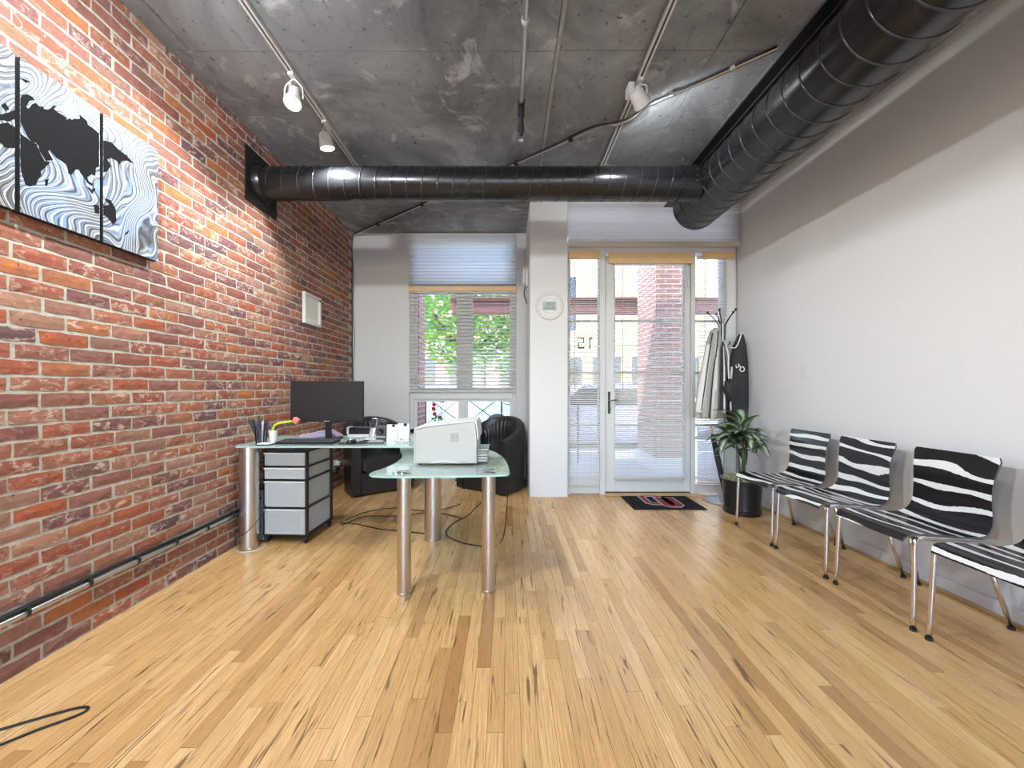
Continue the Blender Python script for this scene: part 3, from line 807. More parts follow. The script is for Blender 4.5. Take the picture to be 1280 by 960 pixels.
t = thing('corner_cable', 'thin dark cable running down the corner of brick and white wall', 'cable', (XL+.02, YW-.02, .3))
b = BM(); tube(b, smooth_path([(.004,0,2.84), (-.004,-.005,2.6), (.012,0,2.3), (.003,-.003,1.9), (.018,0,1.5), (.006,0,1.1), (.016,0,.5), (.01,0,0)], 8), .006, 8); mk('cable', b, 'grey_plastic', t, True)
b = BM(); tube(b, smooth_path([(-.008,.004,2.84), (-.010,.002,2.0), (-.008,.004,1.0), (-.008,.002,0)], 6), .005, 8); mk('cable', b, 'black_cable', t, True)
t = thing('corner_cable', 'thin grey cable running down the corner beside the door blind', 'cable', (XR-.012, YD-.012, .02))
b = BM(); tube(b, smooth_path([(0,0,3.1), (-.006,0,2.6), (.002,0,2.3), (-.004,0,1.8), (.004,0,1.2), (0,0,.5), (0,0,0)], 6), .005, 8); mk('cable', b, 'seal_grey', t, True)

t = thing('conduit', 'grey conduit with black cables strapped along the foot of the brick wall', 'conduit', (XL+.028, 4.5, .245))
b = BM(); tube(b, [(0, YN-4.4, 0), (0, .0, .0)], .0125, 10); mk('conduit_tube', b, 'galvanised', t, 'auto')
rr = random.Random(3)
for q in range(3):
    b = BM(); pts = [(-.004+rr.random()*.018-.008, YN-4.4+k*.35, .016+.006*q+(rr.random()-.5)*.010) for k in range(24)]
    tube(b, smooth_path(pts, 4), .0055, 6); mk('cable', b, 'black_cable', t, True)
for yy in [-4.1+.24*k for k in range(18)]:
    b = BM(); tube(b, [(0, yy-.004, .006), (0, yy+.004, .006)], .021, 10); mk('cable_tie', b, 'black_rubber', t, 'auto')

# ================================================================ WALL THINGS
# canvases: three panels, map silhouettes painted in black (outlines in metres along the wall and up)
SIL = {      # millimetres from the lower near corner of each canvas: along the wall, up
 'mid': [[(0,390),(0,459),(6,475),(21,490),(39,493),(47,485),(30,470),(17,436),(26,434),(39,463),(50,476),(64,470),(76,481),(79,472),(94,479),(108,498),(112,510),(127,517),(115,498),(127,492),(148,495),(163,491),(163,481),(177,500),(185,497),(195,510),(218,524),(218,544),(229,539),(246,536),(252,521),(275,518),(302,513),(302,354),(288,341),(284,299),(269,300),(249,274),(256,258),(275,256),(269,244),(249,249),(240,263),(232,270),(218,281),(216,290),(201,284),(182,248),(171,250),(166,282),(161,285),(132,292),(125,291),(103,309),(94,311),(97,297),(112,275),(86,256),(76,271),(64,286),(60,305),(51,311),(37,305),(26,314),(15,332),(0,362)],
         [(0,315),(19,310),(37,305),(53,307),(64,280),(81,251),(103,261),(79,219),(67,201),(70,186),(57,159),(52,137),(32,120),(17,117),(10,140),(4,158),(1,178),(0,192)],
         [(83,172),(96,186),(91,153),(84,151)],
         [(278,159),(302,168),(302,126),(284,124)],
         [(246,230),(260,230),(278,214),(269,209)],
         [(269,231),(285,241),(282,225),(272,217)],
         [(0,540),(19,546),(32,547),(15,532)]],
 'right': [[(0,493),(36,507),(79,491),(114,488),(153,467),(117,463),(96,450),(83,436),(69,399),(76,422),(59,432),(36,428),(17,411),(36,389),(14,350),(0,337)],
         [(0,178),(33,196),(58,185),(62,126),(46,105),(14,131),(0,131)],
         [(1,214),(33,219),(58,188),(26,195)],
         [(103,79),(128,110),(122,92),(108,77)]],
 'left': [[(227,330),(251,347),(275,371),(296,397),(297,364),(279,339),(263,334),(227,310)],
         [(227,290),(251,312),(275,333),(297,327),(297,246),(267,230),(251,243),(227,244)],
         [(255,386),(267,405),(275,395),(279,387),(267,373)]],
}
def art(key, y0, y1, label):
    zb, zt = 1.876, 2.500
    t = thing('canvas_panel', label, 'canvas', (XL+.010, (y0+y1)/2, zb), group='three canvases of one world map')
    yc = (y0+y1)/2
    bx('canvas_body', 'canvas_edge', t, 0, .030, y0-yc, y1-yc, 0, zt-zb)
    bx('painted_face', 'brush_waves', t, .0301, .0325, y0-yc, y1-yc, .0005, zt-zb)
    for poly in SIL[key]:
        q = [(y0-yc+u/1000, w/1000) for u, w in poly]
        q = [p_ for i_, p_ in enumerate(q) if (Vector(p_)-Vector(q[i_-1])).length > 1e-4]
        b = BM(); lo = [b.verts.new((.0325, *p_)) for p_ in q]; hi = [b.verts.new((.0337, *p_)) for p_ in q]
        for tri in tessellate_polygon([[Vector((p_[0], p_[1], 0)) for p_ in q]]):
            b.faces.new([hi[i_] for i_ in tri]); b.faces.new([lo[i_] for i_ in tri])
        for i_ in range(len(q)): b.faces.new((lo[i_-1], lo[i_], hi[i_], hi[i_-1]))
        mk('map_silhouette', b, 'map_black', t)
art('left', 1.255, 1.552, 'canvas with black western Africa among blue waves, far from the duct')
art('mid', 1.570, 1.876, 'middle canvas with black Africa and Asia above a curling wave')
art('right', 1.893, 2.188, 'canvas with black east Asia and Australia among upright waves')

t = thing('certificate_frame', 'small white framed certificate hung on the brick wall', 'frame', (XL+.012, 3.95, 1.80), 0)
b = BM(); W_, H_ = .165, .305
box(b, 0, .03, -W_, -W_+.025, 0, H_); box(b, 0, .03, W_-.025, W_, 0, H_); box(b, 0, .03, -W_+.025, W_-.025, 0, .025); box(b, 0, .03, -W_+.025, W_-.025, H_-.025, H_)
mk('frame', b, 'white_plastic', t); bx('mount', 'paper', t, .002, .012, -W_+.025, W_-.025, .025, H_-.025)
bx('certificate', 'cream_paper', t, .012, .013, -.10, .10, .055, H_-.06); bx('clip', 'black_plastic', t, .03, .036, .12, .145, H_-.045, H_-.02, bev=.003)

t = thing('wall_clock', 'round white wall clock with a digital display on the pillar', 'clock', (.454, 4.18, 2.04))
b = BM(); lathe(b, [(0,0), (.150,0), (.152,-.012), (.140,-.024), (.128,-.024), (.118,-.014)], (0,0,0), 40, 'y'); mk('rim', b, 'white_plastic', t, 'auto')
b = BM(); lathe(b, [(.118,-.014), (.105,-.016), (.085,-.018), (.078,-.026), (0,-.026)], (0,0,0), 40, 'y'); mk('dial', b, 'white_plastic', t, 'auto')
b = BM(); lathe(b, [(.082,-.0175), (.115,-.0145)], (0,0,0), 40, 'y'); mk('dial_ring', b, 'grey_base', t, 'auto')
d_ = bx('display', 'lcd', t, -.072, .066, -.031, -.025, -.045, .045)
b = BM()
for x, s in ((-.052, ('tr','br')), (-.022, ('t','tl','tr','m','br','b')), (.018, ('t','tr','m','bl','b'))): seg_digit(b, x, -.005, .026, .042, s, -.0325, -.031, .005)
box(b, -.060, .055, -.0325, -.031, -.034, -.028); box(b, -.060, -.01, -.0325, -.031, -.020, -.015); box(b, .01, .055, -.0325, -.031, -.020, -.015)
mk('display_digits', b, 'lcd_dark', d_)

t = thing('door_intercom', 'white intercom handset on the side of the pillar', 'intercom', (.242, 4.55, 2.34))
bx('base_plate', 'white_plastic', t, -.030, 0, -.055, .055, 0, .25, bev=.008, seg=2)
bx('handset', 'white_plastic', t, -.062, -.030, -.028, .030, .03, .24, bev=.010, seg=2)
b = BM(); tube(b, smooth_path([(-.03,0,.01), (-.045,.01,-.07), (-.03,.0,-.14), (-.012,0,-.19)], 6), .007, 6); mk('handset_cord', b, 'black_cable', t, True)

t = thing('light_switch', 'white rocker light switch on the right wall', 'switch', (XR, 3.30, 1.26))
bx('cover_plate', 'white_plastic', t, -.006, 0, -.036, .036, 0, .118, bev=.003); bx('rocker', 'white_paint', t, -.010, -.006, -.016, .016, .026, .092, bev=.002)

t = thing('wall_outlet', 'white wall outlet with plugged chargers low on the brick wall', 'outlet', (XL+.008, 4.52, .20))
bx('cover_plate', 'white_plastic', t, 0, .012, -.04, .04, 0, .13, bev=.003); bx('plug', 'white_plastic', t, .012, .06, -.03, .025, .07, .12, bev=.006); bx('plug', 'black_plastic', t, .012, .05, -.025, .02, .015, .055, bev=.006)

# ================================================================ GLASS DESKS
def rounded(poly, r, n=5):
    """round every corner of an outline by radius r (or per-corner list)"""
    out = []; m_ = len(poly); P = [Vector((*p, 0)) for p in poly]
    for i in range(m_):
        rr_ = r[i] if isinstance(r, (list, tuple)) else r
        a, b_, c = P[i-1], P[i], P[(i+1) % m_]
        u, w = (a-b_), (c-b_); k = min(rr_, u.length*.45, w.length*.45)
        if k < 1e-4: out.append((b_.x, b_.y)); continue
        p0, p1 = b_+u.normalized()*k, b_+w.normalized()*k
        for j in range(n+1):
            t = j/n; q = p0*(1-t)**2 + b_*2*t*(1-t) + p1*t*t; out.append((q.x, q.y))
    return out
def steel_leg(t, x, y, z1, r):
    b = BM(); lathe(b, [(0,.0), (r+.002,.0), (r+.002,.012), (r,.014), (r,z1), (0,z1)], (x,y,0), 32); return mk('leg', b, 'brushed_steel', t, 'auto')
DT = .750
desk = thing('glass_desk', 'long glass desk on thick steel legs against the brick wall', 'desk', (-1.2, 3.05, 0))
def L(x, y): return (x+1.2, y-3.05)
top = rounded([L(-1.975,2.795), L(-.52,2.80), L(-.40,2.98), L(-.42,3.28), L(-.62,3.42), L(-1.975,3.42)], [.06,.10,.12,.12,.1,.03])
b = BM(); prism(b, top, DT-.012, DT, 0, 1); mk('glass_top', b, None, desk, mats=['desk_glass','glass_edge'])
for x, y in ((-1.885,2.855), (-1.87,3.375)):
    q = L(x, y); steel_leg(desk, q[0], q[1], DT-.013, .062 if y < 3.2 else .04)
RT = .682
ret = thing('glass_desk', 'lower glass side desk with a curved top carrying the printer', 'desk', (-.36, 2.55, 0))
def R2(x, y): return (x+.36, y-2.55)
edge = [(-.755,2.175), (-.735,2.42), (-.725,2.58), (-.75,2.80), (-.84,3.06), (-.86,3.22), (-.70,3.27), (-.42,3.26), (-.26,3.20), (-.13,3.04), (-.045,2.80), (-.005,2.56), (.012,2.30), (.005,2.215), (-.05,2.195), (-.30,2.165)]
pl = [tuple(v)[:2] for v in smooth_path([(*R2(*p), 0) for p in edge], 5, True)]
b = BM(); prism(b, pl, RT-.012, RT, 0, 1); mk('glass_top', b, None, ret, mats=['desk_glass','glass_edge'])
q = R2(-.574, 3.02); steel_leg(ret, q[0], q[1], RT-.013, .064)
q = L(-.574, 3.02); b = BM(); lathe(b, [(0,RT+.001), (.055,RT+.001), (.055,DT-.013), (0,DT-.013)], (q[0], q[1], 0), 28); mk('spacer_post', b, 'brushed_steel', desk, 'auto')
for x, y in ((-.588,2.225), (-.108,2.255)):
    q = R2(x, y); steel_leg(ret, q[0], q[1], RT-.013, .0395)
    b = BM(); lathe(b, [(0,.0), (.042,.0), (.044,.004), (.040,.007), (0,.008)], (q[0], q[1]+.01, RT+.0004), 28); mk('leg_cap', b, 'chrome', ret, 'auto')

# ---------------------------------------------------------------- printer
p = thing('laser_printer', 'pale grey desktop laser printer on the lower glass desk', 'printer', (-.390, 2.44, RT+.001))
side = [(-.195,.012), (-.195,.205), (-.185,.222), (-.10,.240), (.0,.252), (.10,.262), (.165,.272), (.185,.268), (.192,.24), (.198,.16), (.198,.012)]
b = BM(); prism(b, side, 0, .36, plane='xz'); es = [e for e in b.edges if abs(e.verts[0].co.y-e.verts[1].co.y) < 1e-5]
bmesh.ops.bevel(b, geom=es, offset=.007, segments=2, affect='EDGES'); mk('body', b, 'beige_plastic', p, 'auto')
b = BM(); prism(b, [(-.19,.226), (-.10,.243), (0,.255), (.10,.265), (.165,.275), (.188,.270), (.196,.235), (.203,.16), (.209,.162), (.203,.24), (.196,.276), (.168,.284), (.10,.272), (0,.261), (-.10,.250), (-.19,.233)], .006, .354, plane='xz'); mk('top_cover', b, 'white_plastic', p, 'auto')
v_ = bx('vent_grille', 'grey_plastic', p, .035, .085, -.0016, .0, .150, .202)
for k in range(6):
    bx('grille_slat', 'beige_plastic', v_, .035, .085, -.0030, -.0016, .152+k*.0086, .1555+k*.0086)
for k in range(2): bx('grille_slat', 'beige_plastic', v_, .051+.016*k, .0525+.016*k, -.0031, -.0016, .150, .202)
b = BM(); arch = [(-.09,.012), (-.075,.020), (-.04,.030), (.0,.033), (.04,.030), (.075,.020), (.09,.012), (.075,.014), (.04,.022), (0,.025), (-.04,.022), (-.075,.014)]
prism(b, arch, -.003, .002, plane='xz'); mk('grip_recess', b, 'white_plastic', p)
bx('seam', 'grey_plastic', p, -.183, -.181, -.0012, .001, .02, .205); bx('seam', 'grey_plastic', p, -.19, .198, -.0012, .001, .0215, .0228)
b = BM(); 
for x in (-.16, .16):
    for y in (.03, .33): lathe(b, [(0,0), (.012,0), (.012,.012), (0,.012)], (x,y,0), 10)
mk('feet', b, 'black_rubber', p)
for k in range(4): bx('paper_tray', 'beige_plastic' if k < 3 else 'grey_plastic', p, .199, .262-.004*(k == 3), .07, .28, .010+.018*k, .025+.018*k, bev=.002)
bx('tray_lid', 'silver_paint', p, .199, .268, .06, .29, .084, .092, bev=.002)

# ---------------------------------------------------------------- monitor, keyboard, mouse and small things on the desk
mo = thing('computer_monitor', 'black flat computer monitor on the glass desk', 'monitor', (-1.455, 3.16, DT+.001))
bx('bezel', 'black_plastic', mo, -.295, .295, -.012, .012, .142, .472, bev=.004)
bx('screen', 'screen', mo, -.286, .286, -.0135, -.012, .160, .464)
bx('back_shell', 'black_plastic', mo, -.19, .19, .012, .05, .19, .42, bev=.015, seg=2)
bx('logo_bar', 'silver_paint', mo, -.022, .022, -.0145, -.012, .146, .152)
bx('neck', 'black_plastic', mo, -.022, .022, .005, .035, .012, .20, bev=.004)
b = BM(); prism(b, rounded([(-.115,-.09), (.115,-.09), (.10,.09), (-.10,.09)], .04), 0, .012); mk('stand_base', b, 'black_satin', mo, 'auto')
kb = thing('keyboard', 'black keyboard in front of the monitor', 'keyboard', (-1.500, 2.945, DT+.001))
b = BM(); prism(b, [(-.068,.0), (.068,.0), (.068,.020), (-.068,.010)], -.215, .215, plane='yz'); mk('key_tray', b, 'black_plastic', kb)
kme = None
for r_ in range(5):
    for c_ in range(15):
        x = -.205+.0285*c_ + .004*r_*(c_ < 14); y = -.052+.0255*r_; z = .0135+.0020*r_
        if kme is None:
            b = BM(); prism(b, [(-.0115,-.010), (.0115,-.010), (.0115,.010), (-.0115,.010)], 0, .006); o = mk('key', b, 'dark_grey', kb); kme = o.data
        else: o = bpy.data.objects.new('key', kme); link(o); o.parent = kb
        o.location = (x, y, z)
t = thing('mouse_pad', 'thin black mouse pad on the glass desk', 'mouse pad', (-1.145, 2.965, DT+.001)); 
b = BM(); prism(b, rounded([(-.125,-.085), (.02,-.098), (.125,-.03), (.13,.10), (-.11,.095)], .05), 0, .003); mk('pad', b, 'cloth_black', t); 
b = BM(); prism(b, rounded([(-.10,-.02), (.0,-.02), (.0,.075), (-.09,.075)], .01), .003, .0034); mk('printed_patch', b, 'silver_paint', t)
t = thing('computer_mouse', 'black and silver mouse on its pad', 'mouse', (-1.17, 2.935, DT+.0046))
b = BM(); bmesh.ops.create_uvsphere(b, u_segments=18, v_segments=10, radius=1)
for v in b.verts:
    v.co.x *= .034; v.co.y *= .055; v.co.z = max(v.co.z, 0)*.034
mk('mouse_body', b, 'black_plastic', t, True)
b = BM(); bmesh.ops.create_uvsphere(b, u_segments=14, v_segments=8, radius=1)
for v in b.verts: v.co.x = v.co.x*.018+.004; v.co.y = v.co.y*.035-.006; v.co.z = max(v.co.z, 0)*.012+.0255
mk('palm_cover', b, 'silver_paint', t, True)

t = thing('cordless_phone', 'grey and black cordless phone standing in its charging cradle', 'phone', (-1.085, 3.12, DT+.001))
b = BM(); prism(b, rounded([(-.045,-.05), (.05,-.05), (.05,.05), (-.045,.05)], .02), 0, .014); mk('cradle', b, 'white_plastic', t, 'auto')
b = BM(); prism(b, rounded([(-.05,-.055), (.055,-.055), (.05,-.03), (-.05,-.03)], .01), 0, .008); mk('cradle_lip', b, 'black_plastic', t)
hb = BM(); box(hb, -.023, .023, -.012, .012, 0, .165, .008, 2)
rot = Matrix.Translation((0, .0, .012)) @ Matrix.Rotation(-.18, 4, 'X') @ Matrix.Rotation(.12, 4, 'Y'); bmesh.ops.transform(hb, matrix=rot, verts=hb.verts); ho = mk('handset', hb, 'silver_paint', t, 'auto')
hb = BM(); box(hb, -.019, .019, -.0135, -.0115, .085, .158, .002); bmesh.ops.transform(hb, matrix=rot, verts=hb.verts); mk('phone_screen', hb, 'black_plastic', ho)
t = thing('desk_speaker', 'small dark grey box speaker behind the mouse pad', 'speaker', (-.985, 3.08, DT+.001))
bx('cabinet', 'dark_grey', t, -.038, .036, -.04, .04, 0, .118, bev=.006, seg=2); bx('silver_band', 'silver_paint', t, -.038, .037, -.0415, -.039, .030, .040); b = BM(); lathe(b, [(0,-.041), (.024,-.041), (.026,-.045), (.018,-.042)], (0,0,.078), 20, 'y'); mk('cone', b, 'black_plastic', t, True)
for i, (x, y, w_, lab) in enumerate(((-.905,3.075,.040,'white paper card holder beside the small dark speaker'), (-.818,3.085,.046,'white paper card holder next to the eyeglasses'))):
    t = thing('card_holder', lab, 'card holder', (x, y, DT+.001), 0, 'white card holders with black clips')
    b = BM(); prism(b, [(-.022,0), (.022,0), (.006,.128+.006*i), (-.006,.128+.006*i)], -w_, w_, plane='yz'); mk('folded_card', b, 'paper', t)
    bx('binder_clip', 'black_plastic', t, w_*.0, w_*.6, -.0105, .0105, .108+.006*i, .131+.006*i, bev=.003)
t = thing('stapler', 'small dark grey stapler lying on the glass desk', 'stapler', (-.985, 2.93, DT+.001))
b = BM(); prism(b, [(-.060,0), (.060,0), (.060,.008), (-.060,.008)], -.012, .012, plane='xz'); mk('stapler_base', b, 'dark_metal', t)
b = BM(); prism(b, [(-.058,.009), (.058,.009), (.056,.020), (.02,.027), (-.04,.026), (-.058,.018)], -.013, .013, plane='xz'); mk('stapler_arm', b, 'seal_grey', t)
t = thing('eyeglasses', 'pair of thin eyeglasses folded on the glass desk', 'eyeglasses', (-.80, 2.96, DT+.001))
b = BM()
for sx in (-.034, .034): tube(b, [(sx+.026*math.cos(k*PI/8), .0, .022+.019*math.sin(k*PI/8)) for k in range(16)], .0016, 6, closed=True)
tube(b, [(-.009,0,.028), (0,-.003,.031), (.009,0,.028)], .0015, 6); mk('rims', b, 'dark_metal', t)
for sx in (-1, 1):
    b = BM(); tube(b, smooth_path([(sx*.060,.001,.024), (sx*.055,.05,.022), (sx*-.02+sx*.03,.095,.012), (sx*.02,.125,.004)], 4), .0016, 6); mk('temple', b, 'dark_metal', t)
t = thing('pen_cup', 'clear glass cup holding black pens at the wall end of the desk', 'pen cup', (-1.835, 2.91, DT+.001))
b = BM(); lathe(b, [(0,0), (.034,0), (.044,.105), (.041,.105), (.031,.006), (0,.006)], (0,0,0), 24); mk('cup', b, 'cup_glass', t, 'auto')
rp = random.Random(9)
for k in range(11):
    a = k*2.4; r_ = .020+.008*rp.random(); h_ = .16+.05*rp.random()
    b = BM(); ex = Vector((math.cos(a)*(.05+.03*rp.random())-.02, math.sin(a)*.03, h_)); st = Vector((math.cos(a)*r_*.6, math.sin(a)*r_*.6, .008))
    tube(b, [st, st.lerp(ex, .72), ex], [.0052,.0055,.0062], 8); po = mk('pen', b, ('black_plastic','black_plastic','navy','black_plastic','black_plastic','white_plastic')[k % 6], t, 'auto')
t = thing('pen_cup', 'white plastic cup with a bent yellow-green flower pen', 'pen cup', (-1.765, 2.945, DT+.001))
b = BM(); lathe(b, [(0,0), (.026,0), (.030,.098), (.027,.098), (.023,.006), (0,.006)], (0,0,0), 20); mk('cup', b, 'white_plastic', t, 'auto')
b = BM(); tube(b, smooth_path([(0,0,.01), (.0,0,.11), (.03,0,.145), (.09,.0,.158), (.150,.0,.166)], 6), .008, 8); fp = mk('flower_pen', b, 'highlighter', t, True)
fb = BM(); box(fb, -.022, .022, -.02, .02, -.022, .022, .008, 2); bmesh.ops.transform(fb, matrix=Matrix.Translation((.172,0,.17)) @ Matrix.Rotation(.6, 4, 'Y'), verts=fb.verts); mk('blossom', fb, 'pink', fp, 'auto')
b = BM(); tube(b, [(.006,.004,.01), (.022,.004,.14)], .005, 8); mk('pen', b, 'black_plastic', t, 'auto')
t = thing('notepad', 'black edged notepad with white sheets beside the keyboard', 'notepad', (-1.775, 2.865, DT+.001))
b = BM(); box(b, -.055, .055, -.035, .035, 0, .006, .002); mk('cover', b, 'black_plastic', t); bx('sheets', 'paper', t, -.045, .045, -.028, .030, .006, .012)
t = thing('paper_bundle', 'lilac and white paper bundle lying behind the keyboard', 'papers', (-1.62, 3.32, DT+.001))
b = BM(); prism(b, [(-.11,0), (.20,0), (.20,.012), (.12,.055), (.0,.040), (-.11,.014)], -.06, .06, plane='xz'); mk('lower_sheets', b, 'lilac', t); b = BM(); prism(b, [(-.12,.015), (.0,.042), (.12,.057), (.12,.060), (.0,.046), (-.12,.019)], -.055, .062, plane='xz'); mk('upper_sheet', b, 'paper', t)
t = thing('label_printer', 'white and dark low office machine behind the monitor', 'office machine', (-1.20, 3.30, DT+.001))
bx('machine_base', 'white_plastic', t, -.13, .17, -.06, .06, 0, .03, bev=.006); bx('machine_cover', 'black_satin', t, -.12, .12, -.05, .05, .030, .085, bev=.010, seg=2); bx('machine_side', 'white_plastic', t, -.14, -.121, -.05, .05, .030, .09, bev=.004)

# ---------------------------------------------------------------- drawer cart and computer tower under the desk
cart = thing('drawer_cart', 'black rolling cart with four clear drawers under the glass desk', 'drawer cart', (-1.658, 3.125, 0), -.05)
CW, CD = .172, .19
b = BM()
for x in (-CW, CW-.016):
    for y in (-CD, CD-.016): box(b, x, x+.016, y, y+.016, .055, .70)
for z in (.055, .261, .470, .570, .685):
    box(b, -CW, CW, -CD+.004, -CD+.014, z, z+.013); box(b, -CW, -CW+.010, -CD, CD, z, z+.013); box(b, CW-.010, CW, -CD, CD, z, z+.013)
box(b, -CW-.004, CW+.004, -CD-.006, CD+.004, .690, .704); box(b, -CW, CW, -CD, CD, .055, .063); mk('cart_frame', b, 'black_plastic', cart)
for z0, z1 in ((.070,.257), (.276,.466), (.485,.567), (.585,.680)):
    b = BM(); t_ = .004; x0, x1, yy0, yy1 = -CW+.018, CW-.018, -CD-.010, CD-.02
    box(b, x0, x1, yy0, yy0+t_, z0, z1); box(b, x0, x0+t_, yy0+t_, yy1, z0, z1); box(b, x1-t_, x1, yy0+t_, yy1, z0, z1); box(b, x0+t_, x1-t_, yy1-t_, yy1, z0, z1); box(b, x0+t_, x1-t_, yy0+t_, yy1-t_, z0, z0+t_)
    d_ = mk('drawer', b, 'drawer_plastic', cart)
    b = BM(); box(b, x0-.004, x1+.004, yy0-.008, yy0, z1-.012, z1+.002, .002); mk('drawer_lip', b, 'white_plastic', d_)
    b = BM(); i_ = .020; fx0, fx1, fz0, fz1 = x0+i_, x1-i_, z0+.010, z1-.020
    for a in ((fx0, fx1, fz0, fz0+.004), (fx0, fx1, fz1-.004, fz1), (fx0, fx0+.004, fz0, fz1), (fx1-.004, fx1, fz0, fz1)): box(b, a[0], a[1], yy0-.003, yy0, a[2], a[3])
    mk('drawer_rib', b, 'white_plastic', d_)
for x in (-CW+.02, CW-.02):
    for y in (-CD+.015, CD-.02):
        b = BM(); lathe(b, [(0,-.009), (.020,-.009), (.022,-.004), (.022,.004), (.020,.009), (0,.009)], (x, y, .022), 16, 'x'); box(b, x-.013, x+.013, y-.012, y+.012, .036, .056); mk('caster', b, 'black_rubber', cart, 'auto')
t = thing('computer_tower', 'slim dark computer tower behind the thick desk leg', 'computer', (-1.893, 3.14, 0.0))
bx('case', 'black_satin', t, -.05, .048, -.17, .17, .0, .40, bev=.006); bx('front_panel', 'seal_grey', t, .0, .046, -.176, -.17, .01, .392, bev=.003); b = BM(); lathe(b, [(0,0), (.008,0), (.008,-.004), (0,-.004)], (.022,-.176,.33), 12, 'y'); mk('power_button', b, 'black_plastic', t)

# ================================================================ TUB ARMCHAIRS
def tub_chair(label, x, y, rz):
    """faces local -y; width .70, depth .64"""
    t = thing('tub_armchair', label, 'armchair', (x, y, 0), rz, 'pair of tub armchairs by the window')
    Wd, th = .35, .105
    path = []
    yb = .02
    for k in range(7): path.append((-Wd, -.31 + (.33)*k/6, 0))
    for k in range(1, 20):
        a = PI - PI*k/20; path.append((Wd*math.cos(a), yb + .29*math.sin(a), 0))
    for k in range(7): path.append((Wd, yb-(.33)*k/6, 0))
    n = len(path); b = BM(); rings = []
    inner = lambda i: None
    for i, p_ in enumerate(path):
        P0 = Vector(p_); d = Vector(path[min(i+1, n-1)])-Vector(path[max(i-1, 0)]); d.normalize(); nin = Vector((d.y, -d.x, 0))   # towards the inside
        s = i/(n-1); k = math.sin(PI*s)
        zt = .595 + .225*(max(0, k)**1.5)
        outw = .012
        prof = [(0.0+outw, .022), (outw*.4, .30), (-.004, zt-.06), (.006, zt-.020), (.030, zt), (th*.65, zt), (th-.012, zt-.014), (th, zt-.05), (th+.012*k, .40), (th, .20), (th, .022)]
        rings.append([b.verts.new((P0 + nin*o_) + Vector((0, 0, z_))) for o_, z_ in prof])
    for i in range(n-1):
        A, B_ = rings[i], rings[i+1]
        for k in range(len(A)-1): b.faces.new((A[k], A[k+1], B_[k+1], B_[k]))
        b.faces.new((A[-1], A[0], B_[0], B_[-1]))
    b.faces.new(rings[0]); b.faces.new(rings[-1])
    sh = mk('shell', b, 'leather', t, 'auto')
    for idx in (0, n-1):                                            # piping on the arm fronts
        px_, py_ = path[idx][0], path[idx][1]; sg = -1 if px_ < 0 else 1
        b = BM(); zt = .595; x0, x1 = px_-sg*.004, px_-sg*(th-.004)
        tube(b, smooth_path([(x0, py_-.004, .08), (x0, py_-.004, zt-.05), (px_-sg*.03, py_-.004, zt-.004), (px_-sg*.07, py_-.004, zt-.004), (x1, py_-.004, zt-.05), (x1, py_-.004, .08)], 5), .005, 6); mk('piping', b, 'leather', sh, True)
    # inner back with vertical pleats
    b = BM(); cols = []; R_i = Wd-th
    for k in range(61):
        a = PI*(1-k/60)*.90 + PI*.05
        rip = .010*abs(math.sin(k*PI/5)) ; col = []
        for j, z_ in enumerate((.36, .44, .50, .58, .66, .72, .765)):
            puff = (.012, .030, .022, .034, .040, .030, .006)[j]
            bulge = rip*(0 if j < 2 else 1)
            kk = math.sin(a); zz = z_ if z_ < .5 else .5 + (z_-.5)*(.35+.65*kk)
            rr_ = puff - bulge
            col.append(b.verts.new(((R_i-rr_-.01)*math.cos(a), yb + (.29-th-rr_-.004)*math.sin(a), zz)))
        cols.append(col)
    for A, B_ in zip(cols, cols[1:]):
        for j in range(6): b.faces.new((A[j], A[j+1], B_[j+1], B_[j]))
    mk('back_cushion', b, 'leather', t, True)
    seat = rounded([(-R_i+.002,-.325), (R_i-.002,-.325), (R_i-.002,.06), (R_i*.55,.19), (-R_i*.55,.19), (-R_i+.002,.06)], .05, 4)
    b = BM(); prism(b, seat, .25, .415); es = [e for e in b.edges if abs(e.verts[0].co.z-e.verts[1].co.z) < 1e-5]; bmesh.ops.bevel(b, geom=es, offset=.028, segments=3, affect='EDGES'); mk('seat_cushion', b, 'leather', t, 'auto')
    bx('front_apron', 'leather', t, -R_i+.002, R_i-.002, -.300, -.22, .022, .247, bev=.008, seg=2)
    b = BM()
    for sx in (-.27, .27):
        for sy in (-.26, .16): lathe(b, [(0,0), (.022,0), (.026,.03), (0,.03)], (sx, sy, 0), 12)
    mk('feet', b, 'black_plastic', t, 'auto')
    return t
tub_chair('black leather tub armchair by the white pillar, facing the brick side', -.135, 4.615, -math.radians(33))
tub_chair('black leather tub armchair in the brick corner behind the desk', -1.535, 4.560, math.radians(35))

